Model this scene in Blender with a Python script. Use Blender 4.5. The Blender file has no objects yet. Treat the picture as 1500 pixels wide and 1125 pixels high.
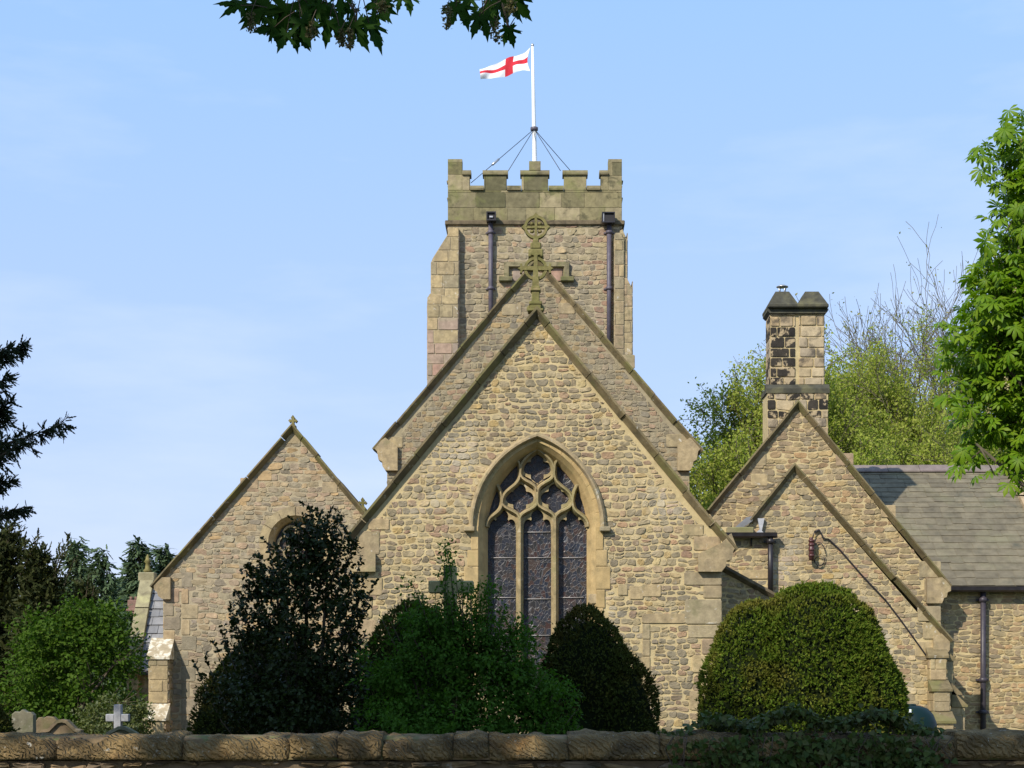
import bpy, math, random
import numpy as np
from mathutils import Vector, Matrix
from mathutils.geometry import tessellate_polygon

S = bpy.context.scene
R = math.radians

# ------------------------------------------------------------------ camera, sky, sun, exposure
F, VPX, HOR, EYE = 2400.0, 787.0, 1000.0, 1.7          # focal length and vanishing point measured on the photo
cam_d = bpy.data.cameras.new('camera')
cam = bpy.data.objects.new('camera', cam_d)
S.collection.objects.link(cam)
cam.location = (0, 0, EYE)
cam.rotation_euler = (R(90), 0, 0)
cam_d.sensor_width = 36
cam_d.lens = 36 * F / 1500
cam_d.shift_x = (750 - VPX) / 1500
cam_d.shift_y = (HOR - 562.5) / 1500
cam_d.clip_end = 3000
cam_d.clip_start = 0.1
S.camera = cam

SUN_AZ, SUN_EL = 37.0, 37.0                             # from behind the camera on the left
LDIR = Vector((math.sin(R(SUN_AZ)) * math.cos(R(SUN_EL)), math.cos(R(SUN_AZ)) * math.cos(R(SUN_EL)), -math.sin(R(SUN_EL))))
W = bpy.data.worlds.new('World')
S.world = W
W.use_nodes = True
wn = W.node_tree
bg = wn.nodes['Background']
sky = wn.nodes.new('ShaderNodeTexSky')
sky.sky_type = 'NISHITA'
sky.sun_disc = False
sky.sun_elevation = R(SUN_EL)
sky.sun_rotation = R(180 + SUN_AZ)
sky.air_density = 1.0
sky.dust_density = 1.0
sky.ozone_density = 1.5
# thin high cloud streaks in the sky itself
tcw = wn.nodes.new('ShaderNodeTexCoord')
mpw = wn.nodes.new('ShaderNodeMapping')
mpw.inputs['Scale'].default_value = (1.2, 1.0, 5.0)
nzw = wn.nodes.new('ShaderNodeTexNoise')
nzw.inputs['Scale'].default_value = 2.6
nzw.inputs['Detail'].default_value = 7
nzw.inputs['Roughness'].default_value = 0.55
rmw = wn.nodes.new('ShaderNodeMapRange')
rmw.inputs['From Min'].default_value = 0.45
rmw.inputs['From Max'].default_value = 0.78
rmw.inputs['To Max'].default_value = 0.40
mxw = wn.nodes.new('ShaderNodeMix')
mxw.data_type = 'RGBA'
mxw.inputs[7].default_value = (4.9, 5.2, 6.0, 1)
hzw = wn.nodes.new('ShaderNodeMix')                     # pale spring haze high in the air
hzw.data_type = 'RGBA'
hzw.inputs[0].default_value = 0.84
sxw = wn.nodes.new('ShaderNodeSeparateXYZ')
wn.links.new(tcw.outputs['Generated'], sxw.inputs[0])
gdw = wn.nodes.new('ShaderNodeValToRGB')                # paler and more violet towards the horizon
gdw.color_ramp.elements[0].position = 0.0
gdw.color_ramp.elements[0].color = (0.585, 0.675, 0.96, 1)
gdw.color_ramp.elements[1].position = 0.42
gdw.color_ramp.elements[1].color = (0.36, 0.62, 1.04, 1)
wn.links.new(sxw.outputs['Z'], gdw.inputs[0])
scw = wn.nodes.new('ShaderNodeVectorMath')
scw.operation = 'SCALE'
scw.inputs['Scale'].default_value = 5.2
wn.links.new(gdw.outputs[0], scw.inputs[0])
wn.links.new(scw.outputs[0], hzw.inputs[7])
wn.links.new(tcw.outputs['Generated'], mpw.inputs['Vector'])
wn.links.new(mpw.outputs['Vector'], nzw.inputs['Vector'])
wn.links.new(nzw.outputs['Fac'], rmw.inputs['Value'])
wn.links.new(rmw.outputs['Result'], mxw.inputs[0])
wn.links.new(sky.outputs['Color'], hzw.inputs[6])
wn.links.new(hzw.outputs[2], mxw.inputs[6])
wn.links.new(mxw.outputs[2], bg.inputs['Color'])
bg.inputs['Strength'].default_value = 0.14

sun_d = bpy.data.lights.new('sun', 'SUN')
sun_d.energy = 3.8
sun_d.angle = R(0.5)
sun_d.color = (1.0, 0.925, 0.80)
sun = bpy.data.objects.new('sun', sun_d)
S.collection.objects.link(sun)
sun.rotation_euler = LDIR.to_track_quat('-Z', 'Y').to_euler()
sun.location = (-20, -20, 40)
S.view_settings.view_transform = 'Standard'
S.view_settings.look = 'None'
S.view_settings.exposure = 0.52
S.view_settings.gamma = 1.0
S.view_settings.use_curve_mapping = False
S.cycles.max_bounces = 6
S.cycles.transparent_max_bounces = 4


def P(px, py, Y):
    return Vector(((px - VPX) * Y / F, Y, EYE + (HOR - py) * Y / F))


# ------------------------------------------------------------------ object helpers
def tag(o, label=None, cat=None, group=None, kind=None):
    for k, v in (('label', label), ('category', cat), ('group', group), ('kind', kind)):
        if v:
            o[k] = v
    return o


def thing(name, label, cat, loc=(0, 0, 0), group=None):
    o = bpy.data.objects.new(name, None)
    S.collection.objects.link(o)
    o.location = loc
    o.empty_display_size = 0.3
    return tag(o, label, cat, group)


def world_loc(o):
    v = Vector((0, 0, 0))
    while o is not None:
        v = v + o.location + o.matrix_parent_inverse.to_translation()
        o = o.parent
    return v


def link(name, me, parent=None):
    o = bpy.data.objects.new(name, me)
    S.collection.objects.link(o)
    if parent is not None:
        o.parent = parent
        o.matrix_parent_inverse = Matrix.Translation(-world_loc(parent))
    return o


class MB:
    """collects faces in world coordinates; build() links them as ONE mesh object"""

    def __init__(s):
        s.v, s.f, s.m, s.sm = [], [], [], []

    def add(s, vs, fs, mat=0, smooth=False):
        b = len(s.v)
        s.v.extend([tuple(v) for v in vs])
        for i, f in enumerate(fs):
            s.f.append([b + k for k in f])
            s.m.append(mat[i] if isinstance(mat, (list, tuple)) else mat)
            s.sm.append(smooth)

    def box(s, x0, x1, y0, y1, z0, z1, mat=0):
        s.add([(x0, y0, z0), (x1, y0, z0), (x1, y1, z0), (x0, y1, z0), (x0, y0, z1), (x1, y0, z1), (x1, y1, z1), (x0, y1, z1)],
              [(0, 3, 2, 1), (4, 5, 6, 7), (0, 1, 5, 4), (1, 2, 6, 5), (2, 3, 7, 6), (3, 0, 4, 7)], mat)

    def bbox(s, x0, x1, y0, y1, z0, z1, b=0.01, mat=0):
        """box with chamfered edges"""
        vs, idx = [], {}
        for ix, x in ((0, x0), (1, x1)):
            for iy, y in ((0, y0), (1, y1)):
                for iz, z in ((0, z0), (1, z1)):
                    sx, sy, sz = (1 - 2 * ix) * b, (1 - 2 * iy) * b, (1 - 2 * iz) * b
                    for a, q in enumerate(((x, y + sy, z + sz), (x + sx, y, z + sz), (x + sx, y + sy, z))):
                        idx[ix, iy, iz, a] = len(vs)
                        vs.append(q)
        fs = []
        g = lambda *k: idx[k]
        for i in (0, 1):
            fs.append([g(i, 0, 0, 0), g(i, 1, 0, 0), g(i, 1, 1, 0), g(i, 0, 1, 0)])
            fs.append([g(0, i, 0, 1), g(1, i, 0, 1), g(1, i, 1, 1), g(0, i, 1, 1)])
            fs.append([g(0, 0, i, 2), g(1, 0, i, 2), g(1, 1, i, 2), g(0, 1, i, 2)])
            for j in (0, 1):
                fs.append([g(i, j, 0, 0), g(i, j, 1, 0), g(i, j, 1, 1), g(i, j, 0, 1)])
                fs.append([g(i, 0, j, 0), g(i, 1, j, 0), g(i, 1, j, 2), g(i, 0, j, 2)])
                fs.append([g(0, i, j, 1), g(1, i, j, 1), g(1, i, j, 2), g(0, i, j, 2)])
                for k in (0, 1):
                    fs.append([g(i, j, k, 0), g(i, j, k, 1), g(i, j, k, 2)])
        s.add(vs, fs, mat)

    def prism(s, pts, vec, mat=0, cap=True):
        n = len(pts)
        vec = Vector(vec)
        vs = [Vector(p) for p in pts] + [Vector(p) + vec for p in pts]
        fs = [(i, (i + 1) % n, n + (i + 1) % n, n + i) for i in range(n)]
        if cap:
            fs += [tuple(range(n))[::-1], tuple(range(n, 2 * n))]
        s.add(vs, fs, mat)

    def tube(s, pts, radii, sides=6, mat=0, smooth=True, caps=True):
        pts = [Vector(p) for p in pts]
        n = len(pts)
        if not hasattr(radii, '__len__'):
            radii = [radii] * n
        vs = []
        ref = None
        for i, p in enumerate(pts):
            d = (pts[min(i + 1, n - 1)] - pts[max(i - 1, 0)])
            d = d.normalized() if d.length > 1e-9 else Vector((0, 0, 1))
            if ref is None:
                ref = Vector((1, 0, 0)) if abs(d.x) < 0.8 else Vector((0, 1, 0))
            a = (ref - d * ref.dot(d)).normalized()
            ref = a
            b = d.cross(a)
            for k in range(sides):
                t = 2 * math.pi * k / sides
                vs.append(p + (a * math.cos(t) + b * math.sin(t)) * radii[i])
        fs = []
        for i in range(n - 1):
            for k in range(sides):
                k2 = (k + 1) % sides
                fs.append((i * sides + k, i * sides + k2, (i + 1) * sides + k2, (i + 1) * sides + k))
        if caps:
            fs += [tuple(range(sides))[::-1], tuple(range((n - 1) * sides, n * sides))]
        s.add(vs, fs, mat, smooth)

    def lathe(s, c, prof, sides=16, mat=0, smooth=True, sx=1.0, sy=1.0):
        vs, fs = [], []
        for r, z in prof:
            for k in range(sides):
                t = 2 * math.pi * k / sides
                vs.append((c[0] + math.cos(t) * r * sx, c[1] + math.sin(t) * r * sy, c[2] + z))
        for i in range(len(prof) - 1):
            for k in range(sides):
                k2 = (k + 1) % sides
                fs.append((i * sides + k, i * sides + k2, (i + 1) * sides + k2, (i + 1) * sides + k))
        fs += [tuple(range(sides))[::-1], tuple(range((len(prof) - 1) * sides, len(prof) * sides))]
        s.add(vs, fs, mat, smooth)

    def build(s, name, mats, parent=None):
        me = bpy.data.meshes.new(name)
        me.from_pydata(s.v, [], s.f)
        if not isinstance(mats, (list, tuple)):
            mats = [mats]
        for m in mats:
            me.materials.append(m)
        me.polygons.foreach_set('material_index', s.m)
        me.polygons.foreach_set('use_smooth', s.sm)
        me.update()
        return link(name, me, parent)


# ------------------------------------------------------------------ planes, masonry, sweeps
class Frame:
    """a plane in space: world = O + U*u + V*v + N*d"""

    def __init__(s, O, U, V, N):
        s.O, s.U, s.V, s.N = (np.array(q, float) for q in (O, U, V, N))

    def w(s, u, v, d=0.0):
        return tuple(s.O + s.U * u + s.V * v + s.N * d)


def front(Y):
    return Frame((0, Y, 0), (1, 0, 0), (0, 0, 1), (0, -1, 0))


def right_side(X):
    return Frame((X, 0, 0), (0, 1, 0), (0, 0, 1), (1, 0, 0))


def left_side(X):
    return Frame((X, 0, 0), (0, 1, 0), (0, 0, 1), (-1, 0, 0))


def uv(px, py, Y):
    return ((px - VPX) * Y / F, EYE + (HOR - py) * Y / F)


def ccw(poly):
    a = sum(poly[i][0] * poly[(i + 1) % len(poly)][1] - poly[(i + 1) % len(poly)][0] * poly[i][1] for i in range(len(poly)))
    return poly if a > 0 else poly[::-1]


def area(poly):
    return abs(sum(poly[i][0] * poly[(i + 1) % len(poly)][1] - poly[(i + 1) % len(poly)][0] * poly[i][1] for i in range(len(poly)))) / 2


def clip(poly, conv, inset):
    out = poly
    n = len(conv)
    for i in range(n):
        ax, ay = conv[i]
        bx, by = conv[(i + 1) % n]
        dx, dy = bx - ax, by - ay
        L = math.hypot(dx, dy) or 1
        nx, ny = -dy / L, dx / L
        sd = [(p[0] - ax) * nx + (p[1] - ay) * ny - inset for p in out]
        if min(sd) >= 0:
            continue
        if max(sd) <= 0:
            return []
        res = []
        for k in range(len(out)):
            p, q, sp, sq = out[k], out[(k + 1) % len(out)], sd[k], sd[(k + 1) % len(out)]
            if sp >= 0:
                res.append(p)
            if (sp >= 0) != (sq >= 0):
                t = sp / (sp - sq)
                res.append((p[0] + (q[0] - p[0]) * t, p[1] + (q[1] - p[1]) * t))
        out = res
        if len(out) < 3:
            return []
    return out


def stone(mb, fr, poly, dome, rnd, iters, jit, rng, mat, base=-0.012):
    a = np.array(poly)
    if iters > 1:
        b = np.roll(a, -1, 0)
        q = np.empty((2 * len(a), 2))
        q[0::2] = a
        e_ = b - a
        L_ = np.hypot(e_[:, 0], e_[:, 1])[:, None]
        q[1::2] = (a + b) / 2 + np.stack([e_[:, 1], -e_[:, 0]], 1) / np.maximum(L_, 1e-6) * rng.normal(0.10, 0.16, (len(a), 1)) * np.minimum(L_, 0.14) * 0.5
        a = q
    for _ in range(1):
        b = np.roll(a, -1, 0)
        q = np.empty((2 * len(a), 2))
        q[0::2] = a + (b - a) * rnd
        q[1::2] = b - (b - a) * rnd
        a = q
        rnd = 0.25
    c = a.mean(0)
    n = len(a)
    if jit:
        th = rng.uniform(0, 6.28, 3)
        ang = np.arctan2(a[:, 1] - c[1], a[:, 0] - c[0])
        lob = jit * (1.3 * np.sin(2 * ang + th[0]) + 1.2 * np.sin(3 * ang + th[1]) + np.sin(5 * ang + th[2]))
        a = c + (a - c) * (1 + lob + rng.normal(0, jit * 0.5, n))[:, None]
    tilt = rng.normal(0, 0.07, 2) if iters > 1 else rng.normal(0, 0.008, 2)
    size = min(np.ptp(a[:, 0]), np.ptp(a[:, 1]))
    e = min(0.28 * size, dome * (1.5 if iters > 1 else 0.8))
    vs = []
    d = a - c
    L = np.maximum(np.hypot(d[:, 0], d[:, 1]), 1e-6)[:, None]
    rings = ((0, base), (0.12, dome * 0.75), (1.0, dome * 0.95)) if iters > 1 else ((0, base), (0.05, dome * 0.8), (1.0, dome))
    for sh, h in rings:
        r = c + d * (1 - sh * e / L)
        hh = np.full(n, h)
        if h > 0:
            hh = hh + ((r - c) @ tilt) + (rng.normal(0, dome * 0.22, n) if iters > 1 else 0)
        for k in range(n):
            vs.append(fr.O + fr.U * r[k, 0] + fr.V * r[k, 1] + fr.N * hh[k])
    fs = []
    for i in range(2):
        for k in range(n):
            k2 = (k + 1) % n
            fs.append((i * n + k, i * n + k2, (i + 1) * n + k2, (i + 1) * n + k))
    if iters > 1:
        vs.append(fr.O + fr.U * c[0] + fr.V * c[1] + fr.N * dome)
        for k in range(n):
            fs.append((2 * n + k, 2 * n + (k + 1) % n, 3 * n))
    else:
        fs.append(tuple(2 * n + k for k in range(n)))
    mb.add(vs, fs, mat, False)


def masonry(mb, fr, poly, seed, ch=(0.10, 0.19), w=(0.13, 0.40), gap=0.022, dome=0.022, rnd=0.30, iters=2, jit=0.03, wob=0.02,
            skip=None, split=0.18, mat=1, matfn=None, inset=0.006, shrink=0.16):
    rng = np.random.default_rng(seed)
    poly = ccw(list(poly))
    us, vs = [p[0] for p in poly], [p[1] for p in poly]
    ph = rng.uniform(0, 6.28, 6)

    def wb(u, v):
        return wob * (math.sin(1.1 * u + 0.7 * v + ph[0]) + 0.6 * math.sin(3.1 * u - 1.9 * v + ph[1]) + 0.45 * math.sin(7.3 * u + 3 * v + ph[2]) + 0.45 * math.sin(13.7 * u - 7 * v + ph[3]) + 0.35 * math.sin(24.1 * u + 11 * v + ph[4]))

    v = min(vs) - 0.05
    while v < max(vs):
        h = rng.uniform(*ch)
        u = min(us) - rng.uniform(0, w[1])
        hh0 = h
        sr = 0.0
        while u < max(us):
            if iters > 1:
                h = hh0 * rng.uniform(0.86, 1.04)
            ww = w[0] + (w[1] - w[0]) * rng.beta(1.5, 2.2)
            cells = [(u, v, u + ww, v + h)]
            sl, sr = sr, (rng.normal(0, 0.10) * h if iters > 1 else 0.0)
            if ww < 0.26 and h > ch[0] * 1.25 and rng.random() < split:
                k = rng.uniform(0.4, 0.6)
                cells = [(u, v, u + ww, v + h * k), (u, v + h * k, u + ww, v + h)]
            for (a, b, c, d) in cells:
                if not (min(us) - .3 < a and c < max(us) + .3):
                    pass
                g = gap / 2
                s1, s2, s3, s4 = rng.random(4) * shrink * 0.5
                aa, cc = a + g + (c - a) * s1 * 0.5, c - g - (c - a) * s2 * 0.5
                bb, dd = b + g + (d - b) * s3, d - g - (d - b) * s4
                if cc - aa < 0.03 or dd - bb < 0.025:
                    continue
                k_ = (d - b) / h
                q = [(aa - sl * k_, bb + wb(aa, bb)), (cc - sr * k_, bb + wb(cc, bb)), (cc + sr * k_, dd + wb(cc, dd)), (aa + sl * k_, dd + wb(aa, dd))]
                mu, mv = (aa + cc) / 2, (bb + dd) / 2
                if skip and skip(mu, mv):
                    continue
                q = clip(q, poly, inset)
                if len(q) < 3 or area(q) < 0.0014:
                    continue
                m = matfn(mu, mv, rng) if matfn else mat
                stone(mb, fr, q, dome * (0.7 + 0.6 * rng.random()), rnd, iters, jit if iters > 1 else 0, rng, m)
            u += ww
        v += hh0


ASH = dict(ch=(0.24, 0.34), w=(0.35, 0.8), gap=0.010, dome=0.012, rnd=0.05, iters=1, jit=0, wob=0.0, split=0, shrink=0.0)


def holed_face(mb, fr, outer, holes, d=0.0, mat=0):
    loops = [[Vector((p[0], p[1], 0)) for p in l] for l in [outer] + holes]
    tris = tessellate_polygon(loops)
    pts = [p for l in [outer] + holes for p in l]
    mb.add([fr.w(p[0], p[1], d) for p in pts], [tuple(t) for t in tris], mat)


def wall_body(mb, fr, outer, holes, thick, mat=0, roofmat=None):
    """front face with openings and plain sides going back"""
    holed_face(mb, fr, outer, holes, 0, mat)
    n = len(outer)
    outer = ccw(list(outer))
    vs = [fr.w(p[0], p[1], 0) for p in outer] + [fr.w(p[0], p[1], -thick) for p in outer]
    fs, ms = [], []
    for i in range(n):
        j = (i + 1) % n
        fs.append((i, j, n + j, n + i))
        slope_up = (outer[j][0] - outer[i][0]) < -0.05 * abs(outer[j][1] - outer[i][1])
        ms.append(roofmat if (roofmat is not None and slope_up) else mat)
    mb.add(vs, fs, ms)


def sweep(mb, fr, pts, prof, mat=0, smooth=False, closed=False):
    """profile [(offset along the left normal, depth)] carried along a 2D polyline, mitred"""
    n = len(pts)
    A = [np.array(p, float) for p in pts]
    vs = []
    m = len(prof)
    for i in range(n):
        if closed:
            d0, d1 = A[i] - A[i - 1], A[(i + 1) % n] - A[i]
        else:
            d0 = A[i] - A[i - 1] if i > 0 else A[1] - A[0]
            d1 = A[i + 1] - A[i] if i < n - 1 else A[-1] - A[-2]
        d0 = d0 / (np.linalg.norm(d0) or 1)
        d1 = d1 / (np.linalg.norm(d1) or 1)
        n0, n1 = np.array((-d0[1], d0[0])), np.array((-d1[1], d1[0]))
        b = n0 + n1
        b = b / (np.linalg.norm(b) or 1)
        k = 1 / max(0.35, b @ n1)
        for (o, dd) in prof:
            q = A[i] + b * o * k
            vs.append(fr.w(q[0], q[1], dd))
    fs = []
    for i in range(n if closed else n - 1):
        i2 = (i + 1) % n
        for k in range(m):
            k2 = (k + 1) % m
            fs.append((i * m + k, i2 * m + k, i2 * m + k2, i * m + k2))
    if not closed:
        fs += [tuple(range(m)), tuple(range((n - 1) * m, n * m))[::-1]]
    mb.add(vs, fs, mat, smooth)


def coping(mb, fr, L, A, Rr, seed, prof, mat=0, seg=0.85):
    """raked gable coping stones from the two ends up to a mitred apex stone"""
    rng = random.Random(seed)
    L, A, Rr = (np.array(q, float) for q in (L, A, Rr))
    capl = 0.35
    for side, E in ((0, L), (1, Rr)):
        d = (A - E)
        tot = np.linalg.norm(d)
        d = d / tot
        s = 0.0
        while s < tot - capl - 0.01:
            e = min(s + seg * rng.uniform(0.75, 1.25), tot - capl)
            if tot - capl - e < 0.25:
                e = tot - capl
            o = rng.uniform(-0.016, 0.012)
            f = rng.uniform(-0.018, 0.018)
            p, q = E + d * s, E + d * (e - 0.014)
            pr = [(a + o, b + (f if b > 0 else 0)) for a, b in prof]
            sweep(mb, fr, [p, q] if side == 0 else [q, p], pr, mat)
            s = e
    dl, dr = (L - A) / np.linalg.norm(L - A), (Rr - A) / np.linalg.norm(Rr - A)
    sweep(mb, fr, [A + dl * capl, A, A + dr * capl], [(a, b + (0.006 if b > 0 else 0)) for a, b in prof], mat)


def arc_arch(w, rise, n=14):
    """pointed arch from (-w,0) over (0,rise) to (w,0)"""
    Rr = (w * w + rise * rise) / (2 * w)
    a1 = math.asin(min(1, rise / Rr))
    right = [(w - Rr + Rr * math.cos(a1 * i / n), Rr * math.sin(a1 * i / n)) for i in range(n + 1)]
    return [(-x, y) for x, y in right] + right[::-1][1:]


# ------------------------------------------------------------------ materials
MATS = {}


def newmat(name):
    m = bpy.data.materials.new(name)
    m.use_nodes = True
    nt = m.node_tree
    nt.nodes.clear()
    out = nt.nodes.new('ShaderNodeOutputMaterial')
    MATS[name] = m
    return m, nt, out


def nd(nt, typ, **kw):
    n = nt.nodes.new(typ)
    for k, v in kw.items():
        if k in n.inputs:
            if hasattr(v, 'is_linked') or isinstance(v, bpy.types.NodeSocket):
                nt.links.new(v, n.inputs[k])
            else:
                n.inputs[k].default_value = v
        else:
            setattr(n, k, v)
    return n


def mixc(nt, fac, a, b, mode='MIX'):
    n = nt.nodes.new('ShaderNodeMix')
    n.data_type = 'RGBA'
    n.blend_type = mode
    for i, v in ((0, fac), (6, a), (7, b)):
        if isinstance(v, bpy.types.NodeSocket):
            nt.links.new(v, n.inputs[i])
        else:
            n.inputs[i].default_value = v if i == 0 or len(v) == 4 else (*v, 1)
    return n.outputs[2]


def ramp(nt, fac, cols, pos=None, interp='LINEAR'):
    n = nt.nodes.new('ShaderNodeValToRGB')
    cr = n.color_ramp
    cr.interpolation = interp
    k = len(cols)
    pos = pos or [i / (k - 1) if interp != 'CONSTANT' else i / k for i in range(k)]
    while len(cr.elements) < k:
        cr.elements.new(0.5)
    for e, c, p in zip(cr.elements, cols, pos):
        e.position = p
        e.color = (*c, 1) if len(c) == 3 else c
    nt.links.new(fac, n.inputs[0])
    return n.outputs[0]


def noise(nt, vec, scale, detail=4, rough=0.55, dist=0.0):
    n = nd(nt, 'ShaderNodeTexNoise', Scale=scale, Detail=detail, Roughness=rough, Distortion=dist)
    nt.links.new(vec, n.inputs['Vector'])
    return n.outputs['Fac']


def maprange(nt, v, a, b, c, d):
    n = nd(nt, 'ShaderNodeMapRange')
    nt.links.new(v, n.inputs['Value'])
    for k, x in (('From Min', a), ('From Max', b), ('To Min', c), ('To Max', d)):
        n.inputs[k].default_value = x
    return n.outputs['Result']


def coords(nt, scale=None):
    tc = nt.nodes.new('ShaderNodeTexCoord')
    if scale is None:
        return tc.outputs['Object']
    mp = nt.nodes.new('ShaderNodeMapping')
    mp.inputs['Scale'].default_value = scale
    nt.links.new(tc.outputs['Object'], mp.inputs['Vector'])
    return mp.outputs['Vector']


def grey(c):
    return (c, c, c)


def stone_mat(name, pal, var=(0.72, 1.22), nscale=7, bump=0.55, bscale=22, stains=(), rough=0.92, pos=None, island=True, bdist=0.02, lines=None):
    """stones with a colour of their own (one per loose stone), mottling, stains and lichen that have a shape of their own"""
    m, nt, out = newmat(name)
    co = coords(nt)
    rub = name.startswith('rubble') and 'roadside' not in name
    if rub or name.startswith('mortar_') or name == 'ashlar_tan':
        pal = [(r, g, b * .94) for r, g, b in pal]
    if island and len(pal) > 1:
        g = nt.nodes.new('ShaderNodeNewGeometry')
        col = ramp(nt, g.outputs['Random Per Island'], pal, pos)
    elif len(pal) > 1:
        col = ramp(nt, noise(nt, co, nscale * 0.3, 5), pal, [0.3 + 0.4 * i / (len(pal) - 1) for i in range(len(pal))])
    else:
        rgb = nt.nodes.new('ShaderNodeRGB')
        rgb.outputs[0].default_value = (*pal[0], 1)
        col = rgb.outputs[0]
    f1 = maprange(nt, noise(nt, co, nscale, 6, 0.6), 0.3, 0.7, var[0], var[1])
    col = mixc(nt, 1.0, col, nd_rgb(nt, f1), 'MULTIPLY')
    for (c, sc, lo, hi, amt) in stains:
        fac = maprange(nt, noise(nt, co, sc, 6, 0.62, 0.4), lo, hi, 0, amt)
        col = mixc(nt, fac, col, c)
    if rub or name.startswith('ashlar'):                # old rain streaks down the face
        fac = maprange(nt, noise(nt, coords(nt, (2.4, 2.4, .32)), 1.0, 6, 0.65, 0.3), .53, .70, 0, .42)
        col = mixc(nt, fac, col, (.115, .10, .07))
    bs = nd(nt, 'ShaderNodeBsdfPrincipled', Roughness=rough)
    bs.inputs['Specular IOR Level'].default_value = 0.2
    nt.links.new(col, bs.inputs['Base Color'])
    h = noise(nt, co, bscale, 7, 0.65)
    if lines:
        wv = nd(nt, 'ShaderNodeTexWave', Scale=lines[0], Distortion=lines[1], Detail=3)
        wv.bands_direction = 'DIAGONAL'
        nt.links.new(co, wv.inputs['Vector'])
        ad = nd(nt, 'ShaderNodeMath', operation='MULTIPLY_ADD')
        nt.links.new(wv.outputs['Fac'], ad.inputs[0])
        ad.inputs[1].default_value = lines[2]
        nt.links.new(h, ad.inputs[2])
        h = ad.outputs[0]
    bp = nd(nt, 'ShaderNodeBump', Strength=bump, Distance=bdist)
    nt.links.new(h, bp.inputs['Height'])
    nt.links.new(bp.outputs['Normal'], bs.inputs['Normal'])
    nt.links.new(bs.outputs[0], out.inputs[0])
    return m


def nd_rgb(nt, v):
    n = nt.nodes.new('ShaderNodeCombineColor')
    for i in range(3):
        nt.links.new(v, n.inputs[i])
    return n.outputs[0]


def plain_mat(name, col, rough=0.6, metal=0.0, var=None, bump=None, spec=0.4):
    m, nt, out = newmat(name)
    bs = nd(nt, 'ShaderNodeBsdfPrincipled', Roughness=rough, Metallic=metal)
    bs.inputs['Specular IOR Level'].default_value = spec
    co = coords(nt)
    if var:
        c = mixc(nt, maprange(nt, noise(nt, co, var[1], 5), 0.35, 0.68, 0, 1), col, var[0])
        nt.links.new(c, bs.inputs['Base Color'])
    else:
        bs.inputs['Base Color'].default_value = (*col, 1)
    if bump:
        bp = nd(nt, 'ShaderNodeBump', Strength=bump[0], Distance=0.02)
        nt.links.new(noise(nt, co, bump[1], 5), bp.inputs['Height'])
        nt.links.new(bp.outputs['Normal'], bs.inputs['Normal'])
    nt.links.new(bs.outputs[0], out.inputs[0])
    return m


def leaf_mat(name, pal, trans=0.3, rough=0.6, spec=0.15, patch=None, tint=None, pos=None):
    m, nt, out = newmat(name)
    g = nt.nodes.new('ShaderNodeNewGeometry')
    col = ramp(nt, g.outputs['Random Per Island'], pal, pos)
    if patch:
        co = coords(nt)
        col = mixc(nt, maprange(nt, noise(nt, co, patch[1], 4), patch[2], patch[3], 0, patch[4]), col, patch[0])
    bs = nd(nt, 'ShaderNodeBsdfPrincipled', Roughness=rough)
    bs.inputs['Specular IOR Level'].default_value = spec
    nt.links.new(col, bs.inputs['Base Color'])
    if trans > 0:
        tr = nt.nodes.new('ShaderNodeBsdfTranslucent')
        c2 = mixc(nt, 1.0, col, tint or (1.25, 1.3, 0.6), 'MULTIPLY')
        nt.links.new(c2, tr.inputs['Color'])
        mx = nt.nodes.new('ShaderNodeMixShader')
        mx.inputs[0].default_value = trans
        nt.links.new(bs.outputs[0], mx.inputs[1])
        nt.links.new(tr.outputs[0], mx.inputs[2])
        nt.links.new(mx.outputs[0], out.inputs[0])
    else:
        nt.links.new(bs.outputs[0], out.inputs[0])
    return m


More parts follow.
